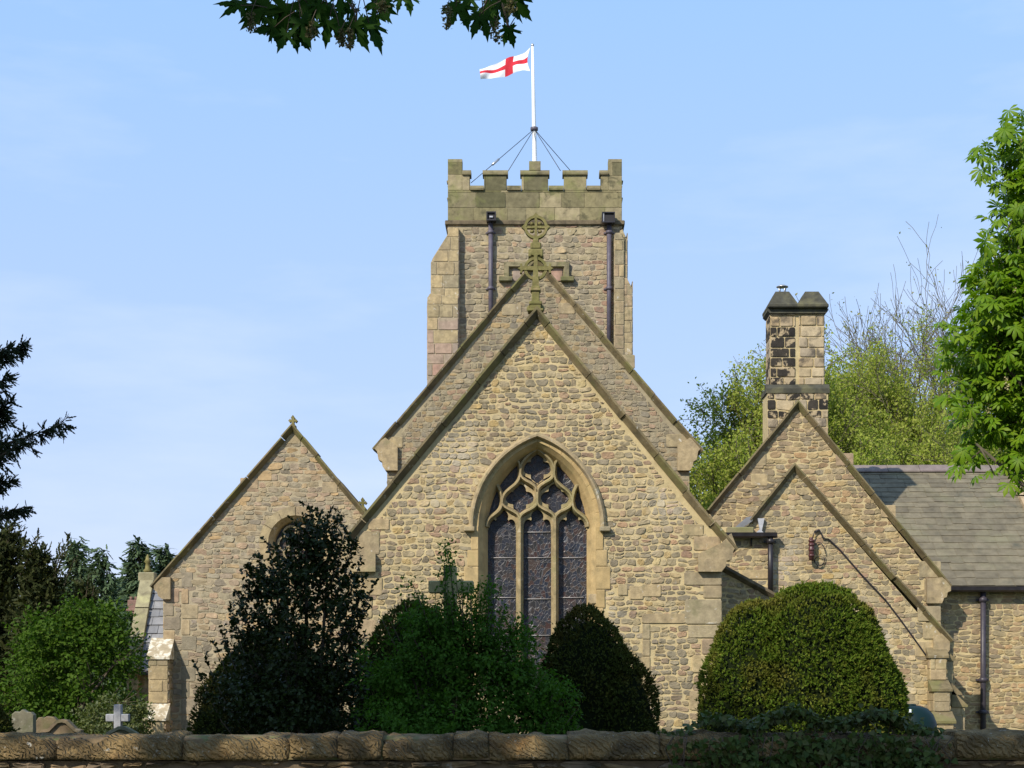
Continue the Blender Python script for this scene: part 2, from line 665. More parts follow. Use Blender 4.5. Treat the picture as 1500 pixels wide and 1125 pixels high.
def glass_mat(name):
    """old leaded stained glass seen from outside: small dark panes of blue, brown and grey in a net of pale lead"""
    m, nt, out = newmat(name)
    co = coords(nt, (1.0, 0.0, 0.8))
    nz = nd(nt, 'ShaderNodeTexNoise', Scale=3.0, Detail=3)
    nt.links.new(co, nz.inputs['Vector'])
    ad = nd(nt, 'ShaderNodeVectorMath', operation='MULTIPLY_ADD')
    nt.links.new(nz.outputs['Color'], ad.inputs[0])
    ad.inputs[1].default_value = (0.25, 0, 0.25)
    nt.links.new(co, ad.inputs[2])
    v1 = nd(nt, 'ShaderNodeTexVoronoi', Scale=15.0)
    v2 = nd(nt, 'ShaderNodeTexVoronoi', Scale=15.0, feature='DISTANCE_TO_EDGE')
    for v in (v1, v2):
        nt.links.new(ad.outputs[0], v.inputs['Vector'])
    sep = nd(nt, 'ShaderNodeSeparateColor')
    nt.links.new(v1.outputs['Color'], sep.inputs[0])
    col = ramp(nt, sep.outputs[0], [(.012, .014, .022), (.02, .025, .04), (.05, .025, .02), (.03, .03, .035), (.016, .02, .033), (.06, .04, .03), (.02, .02, .02)], interp='CONSTANT')
    big = noise(nt, co, 2.2, 3)
    col = mixc(nt, maprange(nt, big, 0.35, 0.65, 0, 0.5), col, (.035, .033, .037))
    col = mixc(nt, maprange(nt, noise(nt, co, 4.5, 2), 0.52, 0.64, 0, 0.4), col, (.06, .038, .028))
    col = mixc(nt, maprange(nt, noise(nt, co, 3.7, 2, .5, .6), 0.54, 0.66, 0, 0.45), col, (.025, .034, .055))
    ln = maprange(nt, v2.outputs['Distance'], 0.02, 0.07, 1, 0)
    ln2 = nd(nt, 'ShaderNodeMath', operation='MULTIPLY')
    nt.links.new(ln, ln2.inputs[0])
    nt.links.new(maprange(nt, noise(nt, co, 3.3, 2), 0.35, 0.62, 0.05, 0.5), ln2.inputs[1])
    col = mixc(nt, ln2.outputs[0], col, (.20, .19, .19))
    bs = nd(nt, 'ShaderNodeBsdfPrincipled', Roughness=0.38)
    bs.inputs['Specular IOR Level'].default_value = 0.3
    nt.links.new(col, bs.inputs['Base Color'])
    bp = nd(nt, 'ShaderNodeBump', Strength=0.4, Distance=0.02)
    nt.links.new(ln, bp.inputs['Height'])
    nt.links.new(bp.outputs['Normal'], bs.inputs['Normal'])
    nt.links.new(bs.outputs[0], out.inputs[0])
    return m


mortar_tan = stone_mat('mortar_tan', [(.49, .39, .225)], (0.8, 1.15), 5, 0.5, 40, [((.33, .27, .18), 1.2, .5, .72, .5)])
mortar_grey = stone_mat('mortar_grey', [(.31, .26, .175)], (0.75, 1.2), 5, 0.5, 40, [((.26, .22, .16), 1.0, .48, .7, .6)])
mortar_pale = stone_mat('mortar_pale', [(.38, .315, .22)], (0.75, 1.2), 5, 0.5, 40, [((.30, .26, .20), 1.1, .48, .7, .5)])
STAIN_D = ((.10, .085, .06), 3.2, .56, .74, .55)
LICH = ((.55, .52, .45), 9.0, .66, .74, .7)
rub_chancel = stone_mat('rubble_chancel', [(.23, .19, .13), (.29, .235, .155), (.38, .305, .19), (.25, .205, .15), (.44, .31, .14), (.33, .27, .18), (.38, .24, .15), (.20, .165, .12), (.36, .295, .19), (.48, .38, .23), (.31, .20, .14), (.29, .24, .165), (.23, .19, .14), (.42, .33, .18)], stains=[((.50, .44, .34), .62, .55, .64, .45), STAIN_D, LICH, ((.17, .15, .115), 0.55, .50, .60, .42)])
rub_nave = stone_mat('rubble_nave', [(.20, .165, .12), (.25, .21, .15), (.30, .25, .17), (.22, .19, .15), (.36, .26, .14), (.27, .22, .16), (.33, .22, .15)], stains=[STAIN_D, LICH, ((.15, .13, .10), 0.9, .5, .66, .5)])
rub_aisle = stone_mat('rubble_aisle', [(.27, .23, .17), (.33, .28, .20), (.24, .20, .16), (.38, .30, .19), (.36, .25, .18), (.30, .26, .20), (.42, .29, .16), (.28, .23, .19)], stains=[STAIN_D, LICH, ((.17, .15, .115), 0.55, .50, .60, .42)])
rub_tower = stone_mat('rubble_tower', [(.25, .21, .15), (.32, .26, .17), (.36, .26, .17), (.21, .18, .14), (.44, .35, .21), (.31, .19, .14), (.30, .255, .19), (.38, .31, .19), (.25, .20, .155), (.34, .28, .18), (.28, .235, .16)], stains=[STAIN_D, LICH, ((.17, .15, .115), 0.55, .50, .60, .42)])
rub_vestry = stone_mat('rubble_vestry', [(.27, .215, .13), (.36, .275, .155), (.42, .30, .15), (.24, .19, .13), (.33, .22, .13), (.39, .29, .17), (.29, .24, .17), (.40, .25, .13)], stains=[STAIN_D, LICH, ((.17, .15, .115), 0.55, .50, .60, .42)])
rub_wall = stone_mat('rubble_roadside', [(.14, .10, .06), (.20, .14, .075), (.26, .17, .08), (.16, .12, .08), (.11, .085, .06)], stains=[((.40, .38, .33), 7, .63, .70, .8), ((.05, .045, .03), 4, .5, .66, .8)])
ash_tan = stone_mat('ashlar_tan', [(.34, .27, .165), (.41, .32, .19), (.30, .25, .17), (.38, .29, .175), (.45, .345, .20), (.33, .24, .165)], (0.68, 1.22), 7, 0.5, 26, [STAIN_D, ((.24, .19, .125), 1.7, .48, .64, .6), ((.56, .52, .44), 6, .62, .68, .7), ((.19, .18, .09), 2.3, .55, .68, .5)])
ash_gold = stone_mat('ashlar_gold', [(.42, .30, .14), (.46, .335, .165)], (0.75, 1.18), 5, 0.25, 35, [((.20, .16, .09), 2.5, .52, .7, .6), ((.24, .23, .10), 1.4, .5, .66, .35)])
trac_mat = stone_mat('tracery_stone', [(.35, .27, .145)], (0.7, 1.2), 7, 0.5, 28, [((.15, .125, .07), 3.0, .50, .66, .7), ((.23, .22, .10), 2.0, .5, .64, .5), ((.50, .45, .35), 7, .63, .69, .7)], island=False)
ash_moss = stone_mat('ashlar_mossy', [(.13, .12, .055), (.30, .25, .14), (.20, .175, .09), (.34, .28, .17), (.10, .095, .05), (.28, .235, .13), (.18, .16, .095)], (0.7, 1.2), 5, 0.3, 30, [((.075, .07, .04), 2.6, .53, .64, .75), ((.20, .21, .07), 1.6, .5, .68, .5)])
ash_pink = stone_mat('ashlar_pink', [(.33, .24, .18), (.38, .27, .20), (.30, .24, .19), (.36, .22, .165), (.40, .31, .23), (.28, .225, .17)], (0.75, 1.2), 6, 0.3, 30, [STAIN_D, ((.30, .27, .17), 1.5, .5, .64, .5)])
cop_mat = stone_mat('coping_stone', [(.17, .135, .07), (.22, .17, .095), (.14, .11, .06), (.19, .15, .08)], (0.7, 1.25), 6, 0.35, 30, [((.08, .07, .045), 2.8, .5, .64, .7), ((.42, .40, .34), 8, .64, .70, .8), ((.17, .17, .055), 1.5, .50, .64, .6)])
cop_dark = stone_mat('coping_dark', [(.11, .085, .055), (.14, .11, .07), (.17, .13, .075)], (0.7, 1.25), 6, 0.35, 30, [((.06, .05, .035), 2.8, .5, .64, .7)])
cross_mat = stone_mat('mossy_cross_stone', [(.19, .165, .065)], (0.65, 1.25), 9, 0.35, 40, [((.13, .125, .04), 6, .48, .62, .7), ((.36, .27, .15), 4, .58, .7, .6)], island=False)
soot = stone_mat('sooty_stone', [(.022, .02, .018), (.035, .03, .025), (.05, .042, .033)], (0.7, 1.3), 8, 0.35, 30, [((.40, .31, .19), 4.2, .515, .57, .95)])
chim_tan = stone_mat('chimney_stone', [(.40, .31, .185), (.47, .375, .235), (.35, .285, .20), (.43, .315, .175)], (0.7, 1.18), 6, 0.4, 30, [((.07, .06, .05), 2.6, .52, .64, .8)])
cap_dark = stone_mat('chimney_cap_stone', [(.055, .055, .045), (.075, .07, .05)], (0.7, 1.3), 5, 0.3, 30, [((.14, .13, .07), 3, .5, .66, .7)], island=False)
slate = stone_mat('stone_slate', [(.142, .12, .080), (.165, .14, .092), (.132, .112, .076), (.178, .152, .10), (.15, .127, .085)], (0.72, 1.25), 4, 0.25, 25, [((.20, .19, .11), 1.2, .5, .7, .5), ((.06, .065, .05), 1.6, .55, .72, .6)], rough=0.75)
slate_blue = stone_mat('blue_slate', [(.20, .205, .22), (.24, .24, .25), (.17, .175, .19), (.27, .265, .26)], (0.8, 1.2), 5, 0.2, 25, [((.30, .29, .22), 2, .55, .7, .5)], rough=0.7)
lichen_cop = stone_mat('lichen_coping', [(.23, .205, .12), (.29, .26, .16)], (0.75, 1.2), 5, 0.3, 30, [((.42, .40, .20), 2.6, .52, .64, .7), ((.14, .12, .08), 3.4, .54, .66, .7)])
white_top = stone_mat('sunlit_weathering', [(.34, .28, .19), (.40, .33, .22)], (0.75, 1.2), 7, 0.3, 30, [((.66, .62, .52), 7, .50, .60, .9)])  # pale patches put the sunlit white of the buttress slopes into the colour
roadcop = stone_mat('wall_coping_stone', [(.24, .155, .062), (.265, .18, .075), (.205, .14, .062), (.28, .195, .088), (.22, .16, .078)], (0.5, 1.35), 5, 0.9, 20,
                    [((.33, .17, .05), 2.2, .55, .7, .6), ((.075, .055, .03), 2.7, .50, .64, .85), ((.50, .47, .39), 16, .64, .69, .8), ((.45, .42, .34), 34, .64, .70, .6)], bdist=0.035, lines=(12, 9, 0.8))
iron = plain_mat('painted_iron', (.035, .03, .04), 0.45, 0.0, ((.06, .05, .06), 6), (0.2, 40))
iron_tower = plain_mat('weathered_iron', (.075, .065, .085), 0.5, 0.0, ((.11, .095, .12), 6), (0.2, 40))
black = plain_mat('black_iron', (.015, .013, .014), 0.4, 0.0, ((.03, .025, .03), 6))
dark_in = plain_mat('hopper_inside', (.02, .018, .02), 0.7)
lead = plain_mat('grey_lead', (.33, .34, .37), 0.5, 0.0, ((.45, .45, .47), 8), (0.3, 20))
glass = glass_mat('stained_glass')
saddle = plain_mat('window_bar', (.32, .30, .29), 0.5)
steel = plain_mat('galvanised_steel', (.45, .45, .45), 0.35, 0.7)
white_paint = plain_mat('white_paint', (.86, .86, .84), 0.4, 0.0, ((.78, .77, .74), 5))
flag_white = leaf_mat('flag_white', [(.84, .84, .86), (.84, .84, .86)], 0.25, 0.8, 0.1, tint=(1, 1, 1))
flag_red = leaf_mat('flag_red', [(.62, .04, .06), (.62, .04, .06)], 0.25, 0.8, 0.1, tint=(1.1, .9, .9))
brick = stone_mat('red_brick', [(.19, .115, .095), (.23, .14, .11)], (0.8, 1.2), 8, 0.3, 30)
grave = stone_mat('gravestone', [(.17, .155, .105)], (0.65, 1.3), 7, 0.35, 35, [((.10, .11, .05), 3, .48, .64, .7), ((.34, .32, .26), 9, .6, .68, .7)], island=False)
grave_b = stone_mat('brown_gravestone', [(.19, .14, .085)], (0.65, 1.3), 7, 0.35, 35, [((.12, .115, .05), 3, .48, .64, .7), ((.34, .30, .22), 9, .6, .68, .7)], island=False)
granite = stone_mat('pale_granite', [(.34, .34, .35)], (0.7, 1.2), 14, 0.2, 60, [((.20, .20, .19), 4, .5, .66, .5)], island=False)
memorial_s = stone_mat('memorial_stone', [(.34, .30, .15)], (0.7, 1.25), 6, 0.25, 35, [((.08, .10, .05), 3, .48, .64, .6)], island=False)
tank_mat = plain_mat('green_plastic', (.002, .013, .013), 0.5, 0.0, ((.003, .017, .016), 3), spec=.2)
sticker = plain_mat('pale_sticker', (.75, .78, .80), 0.5)
insul = plain_mat('red_brown_insulator', (.08, .03, .03), 0.3)
bark = stone_mat('bark', [(.09, .07, .05)], (0.6, 1.3), 14, 0.6, 24, [((.10, .11, .06), 3, .5, .66, .5)], island=False)
bark_pale = stone_mat('bark_grey', [(.15, .125, .09)], (0.6, 1.3), 10, 0.5, 24, [((.13, .13, .07), 3, .5, .66, .5)], island=False)

# ------------------------------------------------------------------ ground
def sheet(name, x0, x1, y0, y1, z, m, n=1):
    mb = MB()
    mb.add([(x0, y0, z), (x1, y0, z), (x1, y1, z), (x0, y1, z)], [(0, 1, 2, 3)])
    o = mb.build(name, m)
    o['kind'] = 'structure'
    return o


grass_mat = stone_mat('grass_ground', [(.055, .085, .025), (.075, .10, .03)], (0.6, 1.3), 3, 0.6, 14, [((.10, .085, .045), 0.8, .55, .7, .6)], island=False)
asphalt = stone_mat('lane_asphalt', [(.05, .05, .05)], (0.8, 1.2), 5, 0.4, 60, island=False)
sheet('ground', -900, 900, -300, 1800, 0.0, grass_mat)
sheet('road', -120, 120, -4.0, 9.5, 0.02, asphalt)

# ------------------------------------------------------------------ the church
church = thing('stone_church', 'old stone parish church with square battlemented tower, steep gables and traceried east window', 'church', (0, 30, 0))
COP = [(0.02, -0.35), (0.02, 0.15), (-0.02, 0.15), (-0.11, 0.02), (-0.11, -0.35)]


def inset_gable(L, A, Rr, k=0.10):
    """wall outline a little under the coping's outer line"""
    return (L[0], L[1] - k), (A[0], A[1] - k * 1.5), (Rr[0], Rr[1] - k)


def kneeler(mb, Y, pts, d=0.14, back=0.30):
    mb.prism([P(x, y, Y) - Vector((0, d, 0)) for x, y in pts], (0, d + back, 0))


# --- chancel
YC = 30.0
fc = front(YC)
cA, cL, cR = uv(786.5, 453, YC), uv(493, 806, YC), uv(1079, 806, YC)
wl, wr = uv(516, 800, YC)[0], uv(1056, 800, YC)[0]
zk = uv(0, 800, YC)[1]
a_in = (cA[0], cA[1] - 0.14)
gabC = [(wl, -0.3), (wr, -0.3), (wr, zk - 0.12), (wr + 0.15, zk - 0.05), a_in, (wl - 0.15, zk - 0.05), (wl, zk - 0.12)]
SPR = uv(0, 772, YC)[1]
SILL = 1.55


def opening(w, rise, z0=SILL, n=14):
    return [(-w, z0)] + [(x, SPR + y) for x, y in arc_arch(w, rise, n)] + [(w, z0)]


o_face = opening(1.075, 1.56)
o_in = opening(0.915, 1.40)
mb = MB()
wall_body(mb, fc, gabC, [o_face], 12.8, 0, 2)


def in_arch(u, v, w, rise):
    if v < SPR:
        return abs(u) < w
    Rr = (w * w + rise * rise) / (2 * w)
    return (abs(u) + Rr - w) ** 2 + (v - SPR) ** 2 < Rr * Rr


def skipC(u, v):
    if in_arch(u, v, 1.22, 1.70) and v > SILL - .3:
        return True
    for (x0, x1, y0, y1) in quoinsC:
        if x0 < u < x1 and y0 < v < y1:
            return True
    return False


quoinsC = []
rngq = random.Random(5)
blk = [(1002, 1057, 838, 857), (1030, 1057, 858, 876), (1003, 1057, 878, 914), (1008, 1056, 916, 934), (940, 1004, 899, 913), (941, 952, 914, 936), (941, 952, 937, 961), (941, 952, 962, 990), (941, 952, 991, 1015),
       (1028, 1056, 936, 958), (1014, 1056, 960, 985), (1030, 1056, 987, 1010), (1010, 1056, 1012, 1040), (940, 968, 856, 874), (905, 919, 856, 872), (922, 942, 858, 878), (1016, 1055, 786, 806), (1000, 1030, 768, 785),
       (526, 556, 778, 812), (518, 548, 815, 842), (517, 560, 845, 872), (517, 545, 875, 905), (517, 565, 908, 935), (540, 570, 760, 776), (862, 884, 870, 884)]
for b in blk:
    (x0, y1), (x1, y0) = uv(b[0], b[2], YC), uv(b[1], b[3], YC)
    quoinsC.append((x0, x1, y0, y1))
half = [(wl, -0.3), (wr, -0.3), (wr, zk - 0.12), a_in, (wl, zk - 0.12)]
masonry(mb, fc, half, 11, skip=skipC, ch=(0.080, 0.150), w=(0.10, 0.27), gap=0.017, dome=0.013, shrink=0.16, jit=0.02, rnd=0.3)
for i, (x0, x1, y0, y1) in enumerate(quoinsC):
    stone(mb, fc, [(x0, y0), (x1, y0), (x1, y1), (x0, y1)], 0.022, 0.06, 1, 0, np.random.default_rng(i), 3)
for x0, x1, y0, y1 in [uv(775, 478, YC) + uv(800, 492, YC)]:
    stone(mb, fc, [(-0.14, cA[1] - 0.55), (0.14, cA[1] - 0.55), (0.03, cA[1] - 0.36), (-0.03, cA[1] - 0.36)], 0.02, 0.06, 1, 0, np.random.default_rng(1), 3)
chancel = mb.build('chancel_wall', [mortar_tan, rub_chancel, slate, ash_tan], church)
mb = MB()
coping(mb, fc, cL, cA, cR, 3, COP)
mb.build('coping', cop_mat, chancel)
for pts in ([(1056, 796), (1070, 782), (1077, 800), (1073, 808), (1071, 820), (1063, 822), (1062, 830), (1056, 838), (1022, 838), (1022, 812)],):
    mb = MB()
    kneeler(mb, YC, pts)
    mb.build('kneeler', ash_tan, chancel)
    mb = MB()
    kneeler(mb, YC, [(2 * 786.5 - x, y) for x, y in pts][::-1])
    mb.build('kneeler', ash_tan, chancel)

# --- east window
mb = MB()
glp = MB()
holed_face(glp, fc, o_in, [], -0.36, 0)
win = glp.build('east_window', [glass], church)
win['label'] = 'tall pointed three light window of dark leaded stained glass'
mb = MB()
n = len(o_face)
pts = [fc.w(u, v, 0.012) for u, v in o_face] + [fc.w(u * 0.5 + x * 0.5, v * .5 + y * .5, -0.10) for (u, v), (x, y) in zip(o_face, o_in)] + [fc.w(u * 0.42 + x * 0.58, v * .42 + y * .58, -0.13) for (u, v), (x, y) in zip(o_face, o_in)] + [fc.w(u, v, -0.30) for u, v in o_in] + [fc.w(u, v, -0.37) for u, v in o_in]
fs = []
for r in range(4):
    for i in range(n - 1):
        fs.append((r * n + i, r * n + i + 1, (r + 1) * n + i + 1, (r + 1) * n + i))
mb.add(pts, fs, 0, False)
# jamb stones flush with the wall, long and short
z = SILL
i = 0
while z < SPR + 0.02:
    h = [0.34, 0.42, 0.30, 0.46][i % 4]
    z1 = min(z + h, SPR + 0.03)
    wj = [0.16, 0.26, 0.20, 0.13][i % 4]
    for sg in (-1, 1):
        q = [(sg * 1.078, z), (sg * (1.078 + wj), z), (sg * (1.078 + wj), z1 - 0.006), (sg * 1.078, z1 - 0.006)]
        stone(mb, fc, ccw(q), 0.026, 0.03, 1, 0, np.random.default_rng(i), 0)
    z, i = z1, i + 1
# voussoirs between opening and hood
vo = arc_arch(1.075, 1.56, 8)
vi = arc_arch(1.16, 1.65, 8)
for k in range(len(vo) - 1):
    q = [(vo[k][0], vo[k][1] + SPR), (vo[k + 1][0], vo[k + 1][1] + SPR), (vi[k + 1][0], vi[k + 1][1] + SPR), (vi[k][0], vi[k][1] + SPR)]
    stone(mb, fc, ccw(q), 0.022, 0.02, 1, 0, np.random.default_rng(k), 0)
mb.build('jamb', ash_gold, win)
mb = MB()
hood = [(x, y + SPR) for x, y in arc_arch(1.16, 1.63, 16)]
hp = [(0.095, -0.02), (0.095, 0.07), (0.055, 0.12), (0.02, 0.12), (-0.01, 0.04), (-0.01, -0.02)]
# left normal of a path running left to right over the top points up/outwards
sweep(mb, fc, hood, hp, 0)
for sg in (-1, 1):
    mb.bbox(min(sg * 1.14, sg * 1.34), max(sg * 1.14, sg * 1.34), YC - 0.14, YC - 0.0, SPR - 0.09, SPR - 0.002, 0.015)
mb.build('hood_mould', ash_tan, win)

tr = MB()
ftr = front(YC + 0.30)
SC = YC / F


def tp(dx, y):
    return (dx * SC, EYE + (HOR - y) * SC)


def bez(p0, p1, p2, p3, n=12):
    p0, p1, p2, p3 = (np.array(p, float) for p in (p0, p1, p2, p3))
    return [tuple(p0 * (1 - t) ** 3 + 3 * p1 * t * (1 - t) ** 2 + 3 * p2 * t * t * (1 - t) + p3 * t ** 3) for t in np.linspace(0, 1, n + 1)]


def scurve(a, b, k=0.55):
    return [tp(*q) for q in bez(a, (a[0], a[1] + (b[1] - a[1]) * k), (b[0], b[1] - (b[1] - a[1]) * k), b)]


nbar = 0


def bar(pts, hw=0.051):
    global nbar
    nbar += 1
    e = 0.0015 * (nbar % 7)                       # crossing bars never share a plane
    pr = [(hw, -0.05), (hw * 0.95, 0.02), (hw * 0.26, 0.13 + e), (-hw * 0.26, 0.13 + e), (-hw * 0.95, 0.02), (-hw, -0.05)]
    sweep(tr, ftr, pts, pr, 0)


for s in (-1, 1):
    bar([tp(26 * s, 1003), tp(26 * s, 880), tp(26 * s, 756)], 0.070)
    bar(scurve((26 * s, 760), (0, 732)))
    bar(scurve((26 * s, 760), (52 * s, 732)))
    bar(scurve((75 * s, 770), (52 * s, 734)), 0.058)
    bar(scurve((0.6 * s, 719), (25 * s, 690)))
    bar(scurve((52 * s, 735), (25 * s, 690)))
    bar([tp(52 * s, 734), tp(52.6 * s, 726), tp(55 * s, 717), tp(60 * s, 707)], 0.046)
    bar([tp(*q) for q in bez((25 * s, 694), (25.5 * s, 672), (17 * s, 668), (-1 * s, 655))], 0.056)
    bar([tp(25 * s, 690), tp(26 * s, 678), tp(31 * s, 668)], 0.046)
bar([tp(0, 736), tp(0, 714)], 0.062)


ncusp = 0


def cusp(bx, by, tx, ty, w=5.0):
    """a pointed cusp from the bar at b to the tip t"""
    global ncusp
    ncusp += 1
    d0, d1 = 0.045 + 0.001 * (ncusp % 5), -0.04
    b, t = np.array(tp(bx, by)), np.array(tp(tx, ty))
    dr = t - b
    L = np.linalg.norm(dr)
    dr /= L
    nn = np.array((-dr[1], dr[0]))
    hw = w * SC
    out = []
    prof = [(0.0, 1.0), (0.35, 0.42), (0.7, 0.2), (0.9, 0.26), (1.0, 0.16)]
    for f, k in prof:
        out.append(b + dr * L * f + nn * hw * k)
    for f, k in prof[::-1]:
        out.append(b + dr * L * f - nn * hw * k)
    tr.prism([ftr.w(q[0], q[1], d0) for q in out], (0, d0 - d1, 0))


def plate(outer, hole, d0, d1=-.035):
    """a thin stone plate between the bars with a cusped opening cut through it"""
    holed_face(tr, ftr, outer, [hole] if hole else [], d0)
    for lp in ([outer, hole] if hole else [outer]):
        n_ = len(lp)
        tr.add([ftr.w(u, v, d0) for u, v in lp] + [ftr.w(u, v, d1) for u, v in lp], [(i, (i + 1) % n_, n_ + (i + 1) % n_, n_ + i) for i in range(n_)])


def foil(cx, cy, lobes, n=56):
    out = []
    for k in range(n):
        t = 2 * math.pi * k / n
        ux, uy = math.cos(t), math.sin(t)
        best = 0
        for (lx, ly, r) in lobes:
            p_ = ux * lx + uy * ly
            disc = p_ * p_ - (lx * lx + ly * ly - r * r)
            if disc > 0:
                best = max(best, p_ + math.sqrt(disc))
        out.append(tp(cx + ux * best, cy + uy * best))
    return out


for k, (cx, cy, up_, dn) in enumerate(((-26, 728, -35, 27), (26, 728, -35, 27), (0, 684, -22, 27))):
    o = []
    for p0, p1 in (((0, dn), (25.5, 0)), ((25.5, 0), (0, up_)), ((0, up_), (-25.5, 0)), ((-25.5, 0), (0, dn))):
        o += [(cx + q[0], cy + q[1]) for q in bez(p0, (p0[0], p0[1] + (p1[1] - p0[1]) * .55), (p1[0], p1[1] - (p1[1] - p0[1]) * .55), p1, 10)[:-1]] if k < 2 or p1[1] != up_ and p0[1] != up_ else [(cx + q[0], cy + q[1]) for q in bez(p0, (p0[0], p0[1] + (p1[1] - p0[1]) * .8) if p0[1] == 0 else (p0[0] - 14, p0[1]), (p1[0] + 14, p1[1]) if p1[1] == up_ else (p1[0], p1[1] - (p1[1] - p0[1]) * .8), p1, 10)[:-1]]
    h = foil(cx, cy, [(-11.3, -1, 9.3), (11.3, -1, 9.3), (0, -12.5, 9.3), (0, 11.5, 9.6), (0, 0, 8)])
    plate([tp(*q) for q in o], h, .03 + .002 * k)
for k, cx in enumerate((-52, 0, 52)):
    o = [tp(cx - 23, 774)] + [tp(cx + q[0], q[1]) for q in bez((-24, 766), (-25, 748), (0, 752), (0, 733), 10)] + [tp(cx + q[0], q[1]) for q in bez((0, 733), (0, 752), (25, 748), (24, 766), 10)[1:]] + [tp(cx + 23, 774)]
    i_ = [tp(cx + 20.2, 774)] + [tp(cx + q[0], q[1]) for q in bez((20.2, 770), (20, 757), (12, 757), (9.5, 760.5), 7)] + [tp(cx + q[0], q[1]) for q in bez((8.2, 758.5), (11.5, 751), (6, 747), (0, 741), 7)] + [tp(cx - q[0], q[1]) for q in bez((8.2, 758.5), (11.5, 751), (6, 747), (0, 741), 7)[::-1][1:]] + [tp(cx - q[0], q[1]) for q in bez((20.2, 770), (20, 757), (12, 757), (9.5, 760.5), 7)[::-1]] + [tp(cx - 20.2, 774)]
    plate(o + i_, None, .036 + .002 * k)
tr.build('tracery', trac_mat, win)
for (c, ys) in ((-49, (815, 874, 930)), (0, (777, 815, 876, 930)), (49, (815, 874, 930))):
    for y in ys:
        b = MB()
        b.tube([fc.w(*tp(c - 20, y), -0.345), fc.w(*tp(c + 20, y), -0.345)], 0.009, 6)
        b.build('saddle_bar', saddle, win)


# --- gable crosses
def chancel_cross():
    mb = MB()
    Yc = YC + 0.02
    f = front(Yc)
    s = Yc / F
    cx, cz = uv(784.6, 394, Yc)
    ring = [(cx + 15 * s * math.cos(t), cz + 15 * s * math.sin(t)) for t in np.linspace(0, 2 * math.pi, 28, endpoint=False)]
    w = 2.0 * s
    sweep(mb, f, ring, [(w, -0.05), (w, 0.05), (-w, 0.05), (-w, -0.05)], closed=True)
    # arms as one flat outline
    a = 3.0

    def arm(ux, uy, L, a0, a1):
        vx, vy = -uy, ux
        pts = [(0, -a0), (L - 5, -a1), (L - 4, -7), (L - 1, -6.5), (L - 2, -2.5), (L + 2, 0), (L - 2, 2.5), (L - 1, 6.5), (L - 4, 7), (L - 5, a1), (0, a0)]
        return [(cx + (ux * p + vx * q) * s, cz + (uy * p + vy * q) * s) for p, q in pts]
    for k, (ux, uy, L) in enumerate(((1, 0, 24), (-1, 0, 24), (0, 1, 24))):
        q = arm(ux, uy, L, a, 2.6)
        d = 0.06 + 0.003 * k
        mb.prism([f.w(x, y, d) for x, y in q], (0, 2 * d, 0))
    sh = [(-3.2, 0), (3.2, 0), (5.2, -27), (-5.2, -27)]
    mb.prism([f.w(cx + x * s, cz + y * s, 0.075) for x, y in sh], (0, 0.15, 0))
    for (hw, y0, y1, d) in ((6.5, -31, -26.5, .10), (7.5, -34, -30.5, .12), (5.8, -50, -34, .09), (9.5, -54, -49, .13), (11.5, -64, -60, .15), (8, -60, -54, .12)):
        mb.bbox(cx - hw * s, cx + hw * s, Yc - d, Yc + d, cz + y0 * s, cz + y1 * s, 0.012)
    for sg in (-1, 1):
        mb.lathe((cx + sg * 9.5 * s, Yc, cz - 60 * s), [(0.01, -.05), (.04, -.02), (.05, .03), (.03, .07), (.005, .09)], 10)
    return mb.build('gable_cross', cross_mat, church)


chancel_cross()

# --- nave
YN = 43.0
fn = front(YN)
nA, nL, nR = uv(786.5, 379, YN), uv(547, 659, YN), uv(1029, 661, YN)
xl, xr = uv(567, 0, YN)[0], uv(1010, 0, YN)[0]
zn = uv(0, 655, YN)[1]
gabN = [(xl, 0), (xr, 0), (xr, zn - .12), (xr + .2, zn - 0.05), (nA[0], nA[1] - .16), (xl - .2, zn - .05), (xl, zn - .12)]
mb = MB()
wall_body(mb, fn, gabN, [], 9.6, 0, 2)


def skipN(u, v):
    # hidden behind the chancel
    return v < (cA[1] - EYE - abs(u) * 1.2) * (YN / YC) * 0.86 + EYE - 0.6 and v < nA[1] - 2.5


masonry(mb, fn, [(xl, 3.5), (xr, 3.5), (xr, zn - .12), (nA[0], nA[1] - .16), (xl, zn - .12)], 12, skip=skipN, ch=(0.09, 0.165), w=(0.12, 0.32), gap=0.014, dome=0.013, jit=0.02, shrink=0.12)
for i, b in enumerate([(735, 764, 446, 462), (818, 842, 444, 460), (563, 590, 640, 656), (976, 1010, 636, 655), (908, 930, 520, 540)]):
    (x0, y1), (x1, y0) = uv(b[0], b[2], YN), uv(b[1], b[3], YN)
    stone(mb, fn, [(x0, y0), (x1, y0), (x1, y1), (x0, y1)], 0.03, 0.06, 1, 0, np.random.default_rng(i), 3)
nave = mb.build('nave_wall', [mortar_grey, rub_nave, slate, ash_tan], church)
mb = MB()
coping(mb, fn, nL, nA, nR, 8, [(0.02, -0.35), (0.02, 0.16), (-0.02, 0.16), (-0.13, 0.02), (-0.13, -0.35)], seg=1.1)
mb.build('coping', cop_mat, nave)
for pts in ([(1010, 642), (1021, 650), (1026, 658), (1022, 662), (1020, 674), (1015, 677), (1014, 684), (1010, 690), (992, 690), (992, 655)],):
    for fl in (0, 1):
        mb = MB()
        q = [(2 * 787.5 - x, y) for x, y in pts][::-1] if fl else pts
        kneeler(mb, YN, q)
        mb.build('kneeler', ash_tan, nave)
mb = MB()
s = YN / F
cx, cz = uv(785, 333.5, YN)
f = front(YN)
ring = [(cx + r * s * math.cos(t), cz + r * s * math.sin(t)) for t, r in [(2 * math.pi * k / 32, 15.2 + (1.8 if k % 8 == 0 else 0)) for k in range(32)]]
sweep(mb, f, ring, [(1.9 * s, -.08), (1.9 * s, .08), (-1.9 * s, .08), (-1.9 * s, -.08)], closed=True)
